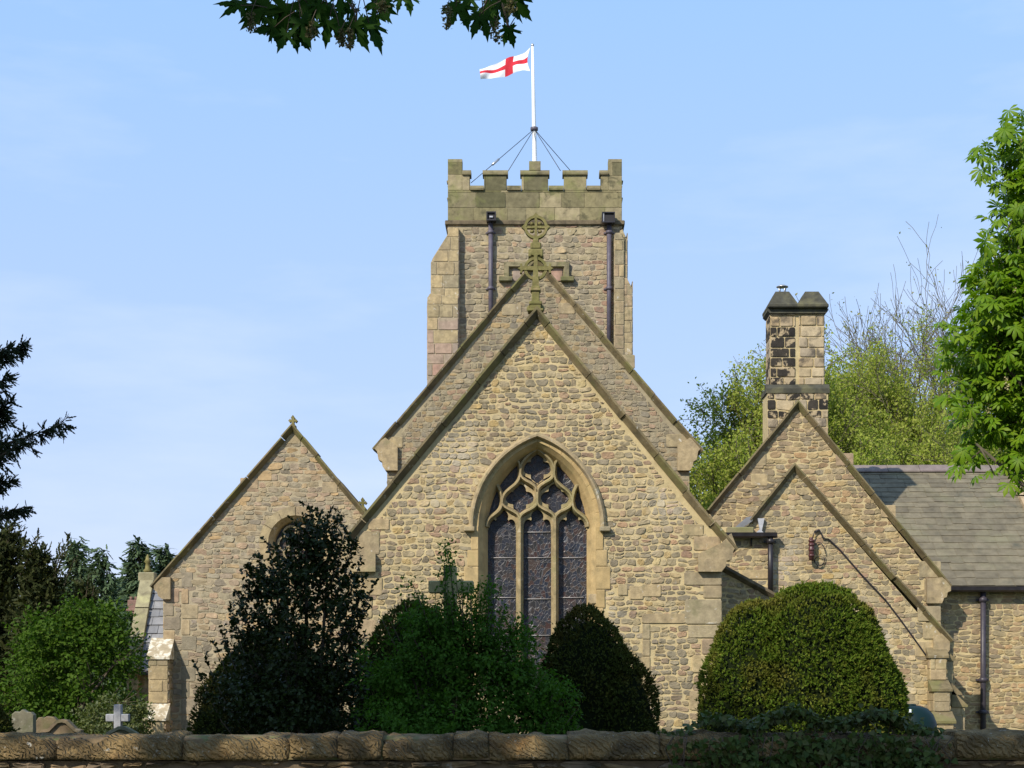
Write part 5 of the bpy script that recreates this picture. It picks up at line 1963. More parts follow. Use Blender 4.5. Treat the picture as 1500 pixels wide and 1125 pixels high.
SPRAY = (np.array([(0, 0, 0), (.14, .25, .02), (.07, .3, 0), (.16, .55, .02), (.06, .55, 0), (.10, .8, 0), (0, 1, -.03), (-.10, .8, 0), (-.06, .55, 0), (-.16, .55, .02), (-.07, .3, 0), (-.14, .25, .02), (0, .45, .03)]),
         [(12, i, (i + 1) % 12) for i in range(12)])
dark_con = leaf_mat('cypress_sprays', [(.022, .030, .008), (.032, .040, .010), (.042, .050, .013), (.028, .034, .010), (.055, .058, .016)], .12, .65, .15)
rng = np.random.default_rng(15)


def dark_conifer(label, blobs, seed, n, m, size, rc, tip, Y, group=None, tips=()):
    rng = np.random.default_rng(seed)
    c0 = blobs[0][0]
    t = thing('conifer', label, 'conifer', (c0[0], c0[1], 0), group)
    lb = LB()
    clumps(lb, rng, blobs, n, rc, 16, size, SPRAY, 0, .4, 0, .2, along=tip)
    tw = MB()
    for x, y in tips:
        e = np.array(P(x, y, Y + rng.uniform(-.5, .5)))
        r0 = np.array(P(x - 22 + rng.uniform(-8, 8), y + 62, Y))
        md = (e + r0) / 2 + rng.normal(0, .05, 3)
        tw.tube([r0, md, e], [.02, .014, .004], 5)
        for a, b in ((r0, md), (md, e)):
            m_ = 26
            lb.add(SPRAY, a + (b - a) * rng.random((m_, 1)) + rng.normal(0, .035, (m_, 3)), unit(b - a)[None] * .9 + rdir(rng, m_) * .8, rdir(rng, m_) + (0, -.5, .3), size * rng.uniform(.5, 1.0, m_))
    lb.build('crown', m, t)
    top = max(c[2] + r[2] for c, r in blobs)
    tw.tube([(c0[0], c0[1], -.1), (c0[0], c0[1], top * .5), (c0[0], c0[1], top * .92)], [.22, .14, .03], 8)
    tw.build('trunk', bark, t)
    return t


YD = 34.0
dark_conifer('dark olive conifer at the left edge, taller of the front two', [blob(0, 970, 50, 140, YD), blob(-8, 845, 30, 70, YD), blob(14, 830, 18, 50, YD), blob(-50, 900, 50, 140, YD), blob(8, 790, 6, 22, YD)], 21, 760, dark_con, .20, .20, .35, YD, None,
             ((6, 752), (22, 758), (32, 772), (14, 765), (38, 790), (45, 810)))
dark_conifer('dark olive conifer with upswept tips beside the bushy green tree', [blob(58, 960, 34, 120, YD - 1), blob(56, 860, 12, 50, YD - 1), blob(72, 885, 14, 45, YD - 1), blob(57, 822, 4, 20, YD - 1), blob(84, 945, 22, 60, YD - 1)], 22, 560, dark_con, .19, .19, .35, YD - 1, None,
             ((58, 782), (63, 800), (102, 786), (92, 802), (84, 815), (110, 818), (50, 812)))
dark_conifer('small dark conifer tip in front of the blue green firs', [blob(118, 915, 16, 55, YD + 1), blob(126, 880, 5, 34, YD + 1)], 23, 130, dark_con, .18, .16, .35, YD + 1, None, ((130, 840), (138, 858), (118, 850)))

fir_l = leaf_mat('fir_needles', [(.05, .078, .036), (.066, .10, .048), (.085, .125, .062), (.056, .085, .04)], .15, .7, .1)


def fir(px, top, bot, half, Y, seed, label):
    rng = np.random.default_rng(seed)
    c = np.array(P(px, 0, Y))
    k = Y / F
    zt_, h = EYE + (HOR - top) * k, (bot - top) * k
    t = thing('fir_tree', label, 'fir', (c[0], Y, 0), 'firs beyond the churchyard')
    lb = LB()
    pos, dr, nr, sz = [], [], [], []
    nb = int(h * 52)
    for i in range(nb):
        f = (i / nb) ** .8
        zz_ = zt_ - f * h - .1
        R_ = half * k * (f ** .8) * rng.uniform(.72, 1.14) + .12
        a = rng.uniform(0, 6.28)
        u = np.array((math.cos(a), math.sin(a), 0))
        q = max(3, int(R_ * 9))
        s = rng.uniform(.15, 1, q) ** .7
        p = np.array((c[0], Y, zz_)) + u * (R_ * s)[:, None] + np.array((0, 0, 1)) * (.22 * R_ * np.sin(s * 2.6) - .42 * R_ * s ** 1.6)[:, None] + rng.normal(0, .07, (q, 3))
        pos.append(np.repeat(p, 3, 0) + rng.normal(0, .08, (q * 3, 3)))
        d = u[None] * .8 + rng.normal(0, .55, (q * 3, 3)) + np.array((0, 0, -.45))
        dr.append(d)
        nr.append(np.tile(np.array((0, -.2, 1.0)), (q * 3, 1)) + rng.normal(0, .4, (q * 3, 3)))
        sz.append(np.full(q * 3, .42) * (Y / 62) * rng.uniform(.6, 1.25, q * 3))
    lb.add(SPRAY, np.concatenate(pos), np.concatenate(dr), np.concatenate(nr), np.concatenate(sz))
    lb.build('crown', fir_l, t)
    trunk_mesh([(c[0], Y, -.1), (c[0], Y, zt_ * .5), (c[0], Y, zt_ - .3)], [.3, .2, .03], bark, t)


fir(114, 789, 1010, 46, 62, 31, 'broad blue green fir right behind the dark conifers')
fir(151, 804, 1010, 42, 60, 32, 'narrow blue green fir between the broad fir and the porch')
fir(204, 790, 1000, 44, 82, 33, 'tall blue green fir rising behind the porch finial')
fir(240, 798, 1000, 30, 84, 34, 'farther blue green fir tip against the left gable coping')
fir(178, 842, 1010, 52, 88, 35, 'low blue green fir in the gap left of the porch finial')
fir(190, 893, 1010, 44, 58, 37, 'short dark fir directly left of the porch coping')
fir(70, 830, 1010, 70, 72, 36, 'blue green fir mostly hidden behind the dark olive conifers')

# far brick house with a chimney showing among the firs
YHs = 66.0
h0 = P(196, 0, YHs)
hs = thing('brick_house', 'distant brick house with a red chimney showing left of the porch', 'house', (h0.x, YHs, 0))
hx0, hx1 = h0.x - 1.6, h0.x + 2.2
zr_ = zz(922, YHs)
mb = MB()
mb.prism([(hx0, YHs, -.1), (hx1, YHs, -.1), (hx1, YHs, zr_ - 1.0), (hx0, YHs, zr_ - 1.0)], (0, 3.4, 0))
mb.build('wall', brick, hs)
mb = MB()
mb.prism([(hx0 - .2, YHs - .25, zr_ - 1.1), (hx0 - .2, YHs + 1.7, zr_), (hx0 - .2, YHs + 3.65, zr_ - 1.1)], (hx1 - hx0 + .4, 0, 0))
rf = mb.build('roof', slate, hs)
mb = MB()
c0, c1 = uv(189, 0, YHs + 1.7)[0], uv(203, 0, YHs + 1.7)[0]
mb.bbox(c0, c1, YHs + 1.45, YHs + 1.95, zr_ - .3, zz(876, YHs), .02)
mb.bbox(c0 - .05, c1 + .05, YHs + 1.40, YHs + 2.0, zz(893, YHs), zz(889, YHs), .02)
for q in (.25, .75):
    x = c0 + (c1 - c0) * q
    mb.lathe((x, YHs + 1.7, zz(876, YHs)), [(.08, -.02), (.07, .1), (.085, .14)], 8)
mb.build('chimney', brick, rf)

# near dark boughs reaching in at the left edge
YNr = 14.0
near_con = leaf_mat('near_conifer_needles', [(.016, .024, .010), (.022, .032, .012), (.030, .040, .015)], .12, .6, .2)
rng = np.random.default_rng(41)
t = thing('overhanging_conifer', 'dark conifer whose boughs reach in from the left edge against the sky', 'conifer', (-6.6, YNr, 0))
lb = LB()
tw = MB()
tz = lambda px, py: np.array(P(px, py, YNr))
for (st, en, sag, wd) in (((-150, 640), (72, 606), .16, 1.0), ((-150, 560), (24, 494), .10, .8), ((-150, 610), (26, 560), .10, .8), ((-140, 690), (46, 657), .14, .9), ((-150, 760), (24, 738), .08, .6), ((-150, 720), (10, 702), .1, .6), ((-150, 530), (6, 508), .1, .8), ((-150, 650), (18, 592), .1, .8), ((-150, 690), (8, 612), .1, .9), ((-150, 590), (2, 530), .1, .8)):
    a, b = tz(*st), tz(*en)
    b[1] += rng.uniform(-.5, .5)
    pts = [a + (b - a) * s - np.array((0, 0, sag * math.sin(s * math.pi))) for s in np.linspace(0, 1, 9)]
    tw.tube(pts, np.linspace(.03, .004, 9), 6)
    for i in range(8):
        for q in range(14):
            f = rng.random()
            s0 = pts[i] + (pts[i + 1] - pts[i]) * f
            along = unit(pts[i + 1] - pts[i])
            sd = unit(along * .8 + rng.normal(0, .5, 3) + np.array((0, 0, rng.choice((-.5, .12)))))
            L_ = rng.uniform(.08, .20) * wd * (1.15 - .6 * (i + f) / 8)
            m_ = 9
            s_ = rng.random((m_, 1))
            drop = np.array((0, 0, -.35)) * (s_ * L_) * s_
            lb.add(SPRAY, s0 + sd * L_ * s_ + drop + rng.normal(0, .008, (m_, 3)), sd[None] + rng.normal(0, .45, (m_, 3)) - (0, 0, .35), rdir(rng, m_) + (0, -.3, .5), rng.uniform(.05, .10, m_), 0, .8)
keepL = lambda c: (c[:, 0] < -.342 * c[:, 1] - .25)
clumps(lb, rng, [(np.array((-6.6, YNr, 4.2)), np.array((1.5, 1.5, 3.2))), (np.array((-6.6, YNr, 7.6)), np.array((.8, .8, 1.8)))], 900, .26, 18, .20, SPRAY, 0, .5, .3, .3, keep=keepL)
lb.build('crown', near_con, t)
for q in range(0):
    pass
tw.tube([(-6.6, YNr, -.1), (-6.6, YNr, 4), (-6.6, YNr, 8.6)], [.2, .14, .03], 8)
tw.build('trunk', bark, t)

# --- spring trees beyond the church on the right
spring = leaf_mat('spring_leaves', [(.27, .32, .055), (.33, .38, .07), (.24, .29, .05), (.37, .39, .09), (.30, .32, .07)], .45, .7, .1, tint=(1.2, 1.3, .6))
spring_b = leaf_mat('bronze_buds', [(.27, .27, .12), (.30, .28, .13), (.22, .24, .10)], .4, .6, .2)


def spring_tree(label, px, Y, top, seed, mat, leafs, size, h0=.25, nch=5, spread=.62, lv=4, lean=(0, 0), trunks=1, dens=.10, len_=.42, blobs=(), nl=0):
    rng = np.random.default_rng(seed)
    c = np.array(P(px, 0, Y))
    zt_ = EYE + (HOR - top) * Y / F
    t = thing('spring_tree', label, 'tree', (c[0], Y, 0), 'trees in fresh leaf beyond the church')
    tw = MB()
    tips = []
    for q in range(trunks):
        b0 = np.array((c[0] + (q - (trunks - 1) / 2) * .9, Y + rng.uniform(-.4, .4), -.2))
        hgt = zt_ * h0
        d0 = unit(np.array((lean[0] + (q - (trunks - 1) / 2) * .16, lean[1], 1.0)))
        pts = [b0, b0 + d0 * hgt * .5 + rng.normal(0, .06, 3), b0 + d0 * hgt]
        r = .028 * zt_ / math.sqrt(trunks)
        tw.tube(pts, [r * 1.2, r, r * .85], 8)
        for k in range(nch):
            a = 2 * math.pi * k / nch + rng.uniform(-.4, .4)
            u = np.array((math.cos(a) * spread, math.sin(a) * spread, rng.uniform(.75, 1.15)))
            s = pts[1] + (pts[2] - pts[1]) * rng.uniform(.3, 1)
            grow(tw, rng, s, u + np.array((*lean, 0)), zt_ * len_ * rng.uniform(.8, 1.1), r * .6, lv - 1, tips, 5, .62, .10, .17, .64, 5, .010, .6)
    tw.build('trunk', bark_pale, t)
    lb = LB()
    T = np.array([a for a, b in tips])
    pos = np.repeat(T, max(1, leafs), 0)
    if leafs < 2:
        pos = pos[rng.random(len(pos)) < .45]
    pos = pos + rng.normal(0, .12, pos.shape)
    lb.add(LEAF, pos, rdir(rng, len(pos)) - (0, 0, .2), rdir(rng, len(pos)) + (0, -.15, .6), size * rng.uniform(.6, 1.3, len(pos)), 0, 1.15)
    lb.build('crown', mat, t)
    return t


spring_tree('rounded light green tree showing left of the vestry chimney', 1130, 50, 590, 51, spring, 9, .105, .34, 7, .75, 5, len_=.27)
spring_tree('many stemmed light green tree directly right of the vestry chimney', 1250, 60, 460, 52, spring, 9, .115, .26, 5, .36, 5, trunks=3, len_=.31)
spring_tree('light green tree between the many stemmed tree and the horse chestnut', 1365, 64, 500, 53, spring, 9, .12, .28, 7, .70, 5, len_=.335)
spring_tree('tall sparse tree still nearly bare above the slate roof', 1440, 70, 335, 54, spring_b, 1, .13, .34, 8, .75, 5, len_=.37)
spring_tree('low light green tree behind the slate roof ridge', 1305, 76, 585, 55, spring, 7, .15, .28, 7, .9, 5, len_=.30)

# --- horse chestnut on the right
chest_l = leaf_mat('chestnut_leaves', [(.09, .185, .007), (.125, .225, .009), (.16, .26, .012), (.10, .20, .008), (.20, .28, .018)], .42, .5, .2, tint=(1.25, 1.35, .4))
candle = leaf_mat('chestnut_candles', [(.30, .30, .14), (.42, .38, .20), (.25, .20, .09)], .2, .7, .2)
rng = np.random.default_rng(61)
YCh = 18.0
t = thing('horse_chestnut_tree', 'bright green horse chestnut tree leaning in at the right edge', 'tree', (7.0, YCh, 0))
lb = LB()
cb = [blob(1500, 470, 100, 95, YCh), blob(1455, 520, 62, 70, YCh), blob(1520, 300, 66, 110, YCh), blob(1478, 585, 70, 62, YCh), blob(1500, 640, 50, 50, YCh), blob(1580, 450, 130, 240, YCh), blob(1492, 215, 30, 42, YCh), blob(1470, 410, 58, 50, YCh), blob(1462, 225, 20, 14, YCh), blob(1620, 300, 120, 120, YCh), blob(1780, 420, 150, 190, YCh), blob(1760, 250, 120, 120, YCh), blob(1680, 560, 130, 110, YCh)]
k = YCh / F


def chest_clumps(blobs, n, per, seed):
    rng = np.random.default_rng(seed)
    vol = np.array([r[0] * r[2] for _, r in blobs])
    pick = rng.choice(len(blobs), n, p=vol / vol.sum())
    C = np.array([b[0] for b in blobs])[pick]
    Rr = np.array([b[1] for b in blobs])[pick]
    u = rdir(rng, n)
    cc = C + u * Rr * (rng.random((n, 1)) ** .35)
    out = unit(u / Rr)
    pos = np.repeat(cc, per, 0) + rng.normal(0, .09, (n * per, 3))
    o = np.repeat(out, per, 0)
    m_ = n * per
    d = unit(o * .9 + rng.normal(0, .55, (m_, 3)) + (0, 0, -.45))
    nrm = unit(o * .45 + np.array((0, 0, .85)) + rng.normal(0, .25, (m_, 3)))
    lb.add(CHESTNUT, pos, d, nrm, rng.uniform(.085, .165, m_), 0, 1.0)
    return cc, out


cc, out = chest_clumps(cb, 2300, 3, 62)
sel = rng.random(len(cc)) < .16
pc = cc[sel]
for p, o in zip(pc, out[sel]):
    m_ = 22
    s_ = np.linspace(0, 1, m_)[:, None]
    rad = .028 * (1 - s_ * .8)
    a = rng.uniform(0, 6.28, (m_, 1))
    q = p + np.array((0, 0, .04)) + np.concatenate([rad * np.cos(a), rad * np.sin(a), s_ * .15], 1)
    lb.add(LEAF, q, rdir(rng, m_) + (0, 0, .5), rdir(rng, m_), .028, 1, 1.2)
for (x, y) in ((1432, 230), (1440, 222), (1418, 690), (1412, 668), (1424, 652), (1472, 690), (1486, 684), (1500, 705), (1395, 500), (1388, 520), (1402, 585), (1395, 560), (1408, 610), (1450, 250), (1452, 270), (1485, 175), (1470, 195), (1392, 478), (1420, 630), (1440, 665), (1404, 470), (1430, 440), (1450, 380), (1446, 360), (1455, 320)):
    m_ = 4
    lb.add(CHESTNUT, np.array(P(x, y, YCh + rng.uniform(-.5, .3)))[None] + rng.normal(0, .06, (m_, 3)), rng.normal(0, .5, (m_, 3)) + (-.5, -.2, -.5), rng.normal(0, .25, (m_, 3)) + (-.2, -.3, .8), rng.uniform(.11, .18, m_))
lb.build('crown', [chest_l, candle], t)
tw = MB()
tips = []
pts = [(7.0, YCh, -.2), (7.0, YCh, 2.2), (6.8, YCh, 4.6), (6.9, YCh, 7.4)]
tw.tube(pts, [.36, .30, .20, .06], 10)
for (x, y, z0) in ((1460, 520, 2.6), (1490, 300, 5.0), (1470, 600, 2.2), (1500, 220, 6.0), (1450, 430, 3.6), (1500, 400, 4.2), (1430, 650, 2.4), (1480, 680, 2.0)):
    e = np.array(P(x, y, YCh + rng.uniform(-.4, .4)))
    s0 = np.array((6.95, YCh, z0))
    md = (s0 + e) / 2 + np.array((0, 0, .12)) + rng.normal(0, .06, 3)
    tw.tube([s0, md, e], [.07, .04, .012], 6)
    for q in range(5):
        f = md + (e - md) * rng.random()
        g = f + unit(rng.normal(0, 1, 3)) * .35
        tw.tube([f, g], [.014, .005], 4)
tw.build('trunk', bark, t)

# --- sycamore overhead: its crown stands out of the frame to the left and throws the shade over the bushes
syc_l = leaf_mat('sycamore_leaves', [(.014, .040, .005), (.019, .050, .006), (.024, .060, .008)], .30, .6, .06, tint=(.8, 1.3, .4))
rng = np.random.default_rng(71)
t = thing('sycamore_tree', 'sycamore whose leafy twigs with flower tassels hang in at the top edge', 'tree', (-10.5, 8.5, 0))


def out_of_frame(c):
    left = c[:, 0] < -.345 * c[:, 1] - .4
    top = c[:, 2] > EYE + .425 * c[:, 1] + .7
    return left | top


lb = LB()
crown_blobs = [(np.array((-10.3, 10.6, 12.2)), np.array((3.4, 4.6, 3.6))), (np.array((-9.6, 8.2, 12.0)), np.array((3.0, 4.2, 3.4))), (np.array((-5.5, 4.5, 9.6)), np.array((3.8, 3.6, 2.4))), (np.array((-11.5, 7.0, 11.0)), np.array((4.0, 4.0, 4.2))), (np.array((-1.6, 6.6, 6.6)), np.array((2.3, 1.5, 1.0)))]
MAPLE_S = (np.array([(0, 0, 0), (.5, .1, .02), (.75, .45, -.1), (.3, .5, 0), (0, 1.05, -.15), (-.3, .5, 0), (-.75, .45, -.1), (-.5, .1, .02)]), [(0, 1, 3), (1, 2, 3), (0, 3, 5), (3, 4, 5), (0, 5, 7), (5, 6, 7)])
clumps(lb, rng, crown_blobs, 2600, .5, 11, .20, MAPLE_S, 0, .5, .2, .7, keep=out_of_frame)
lb.build('crown', syc_l, t)
tw = MB()
tw.tube([(-10.5, 8.5, -.2), (-10.4, 8.5, 3), (-10, 8.6, 7), (-9.6, 9.4, 11), (-9.5, 9.8, 14)], [.5, .42, .34, .22, .06], 12)
tips = []
for k_ in range(9):
    a = k_ * .7
    s0 = np.array((-10.0 + .02 * k_, 8.7 + .05 * k_, 6.5 + .6 * k_))
    grow(tw, rng, s0, (math.cos(a), math.sin(a), .6), 2.4, .13, 1, tips, 4, .7, .1)
limb_end = np.array((-1.9, 6.9, 5.9))
tw.tube([(-10.1, 8.6, 6.0), (-7.5, 8.0, 7.2), (-4.5, 7.3, 7.0), limb_end], [.2, .13, .08, .03], 8)
tw.build('trunk', bark, t)

YSy = 7.0


def syc_twig(tipspec, root, seed, racemes):
    rng = np.random.default_rng(seed)
    lb, tw = LB(), MB()
    for (x, y, ang, size) in tipspec:
        Yq = YSy + rng.uniform(-.25, .25)
        p = np.array(P(x, y, Yq))
        sz = size * .80 * YSy / F
        a = math.radians(ang)
        d = np.array((math.cos(a), rng.uniform(-.35, .35), math.sin(a)))
        nrm = np.array((rng.normal(0, .6), -1.0, rng.uniform(-.3, .9)))
        lb.add(MAPLE, p[None], d[None], nrm[None], sz, 0)
        st = p - d * sz * .9 + np.array((0, 0, .05)) + rng.normal(0, .02, 3)
        tw.tube([p, (p + st) / 2 + np.array((0, 0, .006)), st], [.0022, .002, .0022], 4)
    ctr = np.mean([P(x, y, YSy) for x, y, *_ in tipspec], axis=0)
    for r in racemes:
        p = np.array(P(r[0], r[1], YSy - .3))
        L_ = r[2] * YSy / F
        tw.tube([p + np.array((.02, 0, .05)), p, p - np.array((0, 0, L_))], [.0018, .0015, .001], 4)
        m_ = 110
        s_ = rng.random((m_, 1))
        rad = .019 + .010 * np.sin(s_ * 3)
        th = rng.uniform(0, 6.28, (m_, 1))
        lb.add(LEAF, p - (0, 0, L_) * s_ + np.concatenate([np.cos(th), np.sin(th), 0 * th], 1) * rad * rng.random((m_, 1)), rdir(rng, m_), rdir(rng, m_), .013, 1, 1.5)
    return lb, tw


tw1 = [(360, 4, 205, 46), (352, 8, 170, 40), (395, 5, 215, 60), (378, 2, 250, 46), (405, 12, 285, 52), (420, 8, 255, 56), (438, 6, 300, 54), (450, 4, 330, 50), (424, 20, 230, 46), (402, 40, 195, 34), (400, 42, 290, 26), (420, 48, 245, 34), (432, 46, 275, 36), (438, 50, 305, 30), (440, 28, 290, 44), (446, 36, 320, 30), (470, 6, 210, 44), (474, 10, 270, 42), (480, 12, 320, 46), (462, 18, 190, 34), (482, 30, 255, 40), (488, 34, 300, 38), (497, 38, 330, 26), (505, 4, 250, 30), (515, 14, 280, 34), (512, 14, 200, 26), (520, 32, 250, 42), (522, 34, 290, 44), (534, 32, 325, 40), (540, 34, 300, 50), (545, 2, 330, 44), (552, 4, 300, 40), (552, 22, 270, 26), (550, 22, 215, 22), (560, 0, 290, 34), (588, -6, 250, 28), (596, -8, 285, 34), (384, -2, 240, 54), (455, -8, 270, 40), (500, -10, 260, 34)]
lb, tw = syc_twig(tw1, None, 81, [(368, 18, 28), (456, 32, 22), (500, 44, 22), (511, 42, 28), (560, 2, 14)])
for a, b in (((470, -30), (440, -2)), ((440, -2), (430, 42)), ((470, -30), (480, 10)), ((480, 10), (488, 32)), ((470, -30), (510, 2)), ((510, 2), (522, 33)), ((470, -30), (380, 0)), ((470, -30), (550, 0)), ((550, 0), (552, 20)), ((430, 22), (405, 40)), ((520, 30), (545, 33))):
    p0, p1 = np.array(P(*a, YSy)), np.array(P(*b, YSy))
    tw.tube([p0, (p0 + p1) / 2 + rng.normal(0, .012, 3), p1], [.006, .005, .0035], 5)
tw.tube([limb_end, np.array(P(470, -30, YSy)) + np.array((-.3, 0, .5)), P(470, -30, YSy)], [.03, .015, .007], 6)
lb.add_mb(tw, 2)
syc_fl = leaf_mat('sycamore_tassels', [(.09, .08, .03), (.12, .11, .05), (.05, .05, .02)], .2, .7, .2)
lb.build('leafy_branch', [syc_l, syc_fl, bark], t)
tw2 = [(672, 8, 225, 34), (676, 6, 290, 40), (668, 10, 250, 34), (690, -4, 240, 36), (704, 20, 195, 34), (702, 24, 250, 36), (708, 22, 285, 38), (716, 6, 240, 40), (724, 4, 270, 44), (730, 2, 300, 44), (744, 6, 320, 36), (752, -4, 310, 44), (760, -4, 290, 34), (744, 41, 250, 28), (746, 41, 285, 30), (746, 40, 230, 16), (735, -10, 275, 40)]
lb, tw = syc_twig(tw2, None, 82, [(655, 8, 34), (726, 32, 28), (748, 0, 20)])
for a, b in (((720, -30), (674, 2)), ((720, -30), (706, 18)), ((720, -30), (728, 4)), ((728, 4), (744, 38)), ((720, -30), (752, 0)), ((674, 2), (657, 6)), ((716, 10), (726, 30))):
    p0, p1 = np.array(P(*a, YSy)), np.array(P(*b, YSy))
    tw.tube([p0, (p0 + p1) / 2 + rng.normal(0, .012, 3), p1], [.006, .005, .003], 5)
tw.tube([limb_end, np.array(P(660, -60, YSy)), P(720, -30, YSy)], [.03, .015, .007], 6)
lb.add_mb(tw, 2)
lb.build('leafy_branch', [syc_l, syc_fl, bark], t)

# ------------------------------------------------------------------ gravestones
def gravestone(name, label, pts, Y, m, d=.12, cat='gravestone', rim=None):
    mb = MB()
    q = [P(x, y, Y) for x, y in pts]
    x0, x1 = q[0].x, q[-1].x
    q = [Vector((x0, Y, -.1))] + q + [Vector((x1, Y, -.1))]
    n = len(q)
    c = sum(q, Vector()) / n
    b = .012
    f0 = [p + (c - p).normalized() * b for p in q]
    vs = [p - Vector((0, d / 2, 0)) for p in f0] + [p - Vector((0, d / 2 - b, 0)) for p in q] + [p + Vector((0, d / 2, 0)) for p in q]
    fs = [tuple(range(n)), tuple(range(2 * n, 3 * n))[::-1]]
    for r in (0, 1):
        fs += [(r * n + i, (r + 1) * n + i, (r + 1) * n + (i + 1) % n, r * n + (i + 1) % n) for i in range(n)]
    mb.add(vs, fs, 0)
    o = None
    if rim:
        u = [uv(x, y, Y) for x, y in pts]
        sweep(mb, front(Y - d / 2), u, [(0.02, -.10), (.02, .03), (-.02, .04), (-.035, .0), (-.035, -.10)], 0)
    o = mb.build(name, m)
    return tag(o, label, cat, 'gravestones behind the roadside wall')


gravestone('gravestone', 'upright grey headstone with a pointed top, leftmost of the row', [(19, 1076), (19, 1046), (24, 1042), (30, 1043), (35, 1039), (41, 1043), (47, 1043), (51, 1047), (51, 1076)], 22, grave)
gravestone('gravestone', 'brown headstone with scalloped shoulders behind the curved one', [(54, 1076), (54, 1056), (58, 1051), (63, 1050), (66, 1052), (70, 1049), (75, 1050), (80, 1050), (85, 1055), (85, 1076)], 22.6, grave_b)
gravestone('gravestone', 'brown headstone with a moulded ogee top in front', [(66, 1078), (66, 1071), (74, 1069), (80, 1063), (86, 1057), (93, 1055.5), (100, 1057), (106, 1063), (112, 1069), (119, 1071), (119, 1078)], 21, grave_b, rim=True)
gravestone('gravestone', 'low headstone with a round moulded top before the grey cross', [(158, 1078), (160, 1074), (168, 1070), (176, 1066), (183, 1066), (190, 1069), (199, 1074), (204, 1078)], 21.2, grave, rim=True)
YGc = 22.5
mb = MB()
g = lambda x0, x1, y0, y1, d: mb.bbox(uv(x0, 0, YGc)[0], uv(x1, 0, YGc)[0], YGc - d, YGc + d, uv(0, y1, YGc)[1], uv(0, y0, YGc)[1], .008)
g(168, 178.5, 1032, 1150, .055)
g(156, 168.2, 1046, 1057, .05)
g(178.3, 189.5, 1046, 1057, .05)
mb.bbox(uv(160, 0, YGc)[0], uv(187, 0, YGc)[0], YGc - .2, YGc + .2, -.1, .3, .015)
tag(mb.build('gravestone', granite), 'pale grey granite cross standing among the headstones', 'gravestone', 'gravestones behind the roadside wall')

# green dome shaped tank beside the vestry
YTk = 29.0
tk = thing('plastic_tank', 'dark green round topped plastic tank beside the large clipped yew', 'tank', P(1336, HOR, YTk))
tk.location.z = 0
mb = MB()
ctr = P(1334, HOR, YTk)
r_ = 38 * YTk / F
zt_ = zz(1033, YTk)
mb.lathe((ctr.x, YTk, 0), [(r_ * .98, -.05), (r_, .1), (r_, zt_ - .42), (r_ * .97, zt_ - .3), (r_ * .86, zt_ - .17), (r_ * .65, zt_ - .06), (r_ * .35, zt_ - .01), (r_ * .05, zt_)], 32)
mb.build('body', tank_mat, tk)
mb = MB()
mb.lathe((ctr.x, YTk, zt_ - .015), [(.10, 0), (.10, .03), (.06, .04)], 14)
mb.build('lid', tank_mat, tk)
mb = MB()
(a, t1), (b, b1) = uv(1330.5, 1039, YTk - r_ * .9), uv(1334.5, 1045, YTk - r_ * .9)
mb.bbox(a, b, YTk - r_ * 1.0, YTk - r_ * .80, b1, t1, .005)
mb.build('label', sticker, tk)

# ------------------------------------------------------------------ roadside wall
YW = 12.0
wall = thing('roadside_wall', 'low roadside wall of brown rubble with heavy rounded coping stones', 'wall', (0, YW, 0))
zt_ = zz(1075, YW)
zb_ = zz(1111, YW)
mb = MB()
wx0, wx1 = -13.0, 13.0
mb.box(wx0, wx1, YW + .06, YW + .46, -.1, zb_ - .02, 0)
masonry(mb, front(YW + .06), [(wx0, 0), (wx1, 0), (wx1, zb_ - .025), (wx0, zb_ - .025)], 161, ch=(.08, .16), w=(.12, .42), gap=.03, dome=.04, jit=.06, rnd=.2)
mb.build('masonry', [stone_mat('mortar_brown', [(.15, .11, .07)], (.6, 1.2), 6, .6, 30), rub_wall], wall)
edges = [-1700, -1420, -1180, -880, -640, -400, -200, 84, 267, 424, 494, 560, 664, 716, 832, 966, 1090, 1245, 1400, 1540, 1700, 1980, 2200, 2500, 2700]
rng = np.random.default_rng(91)
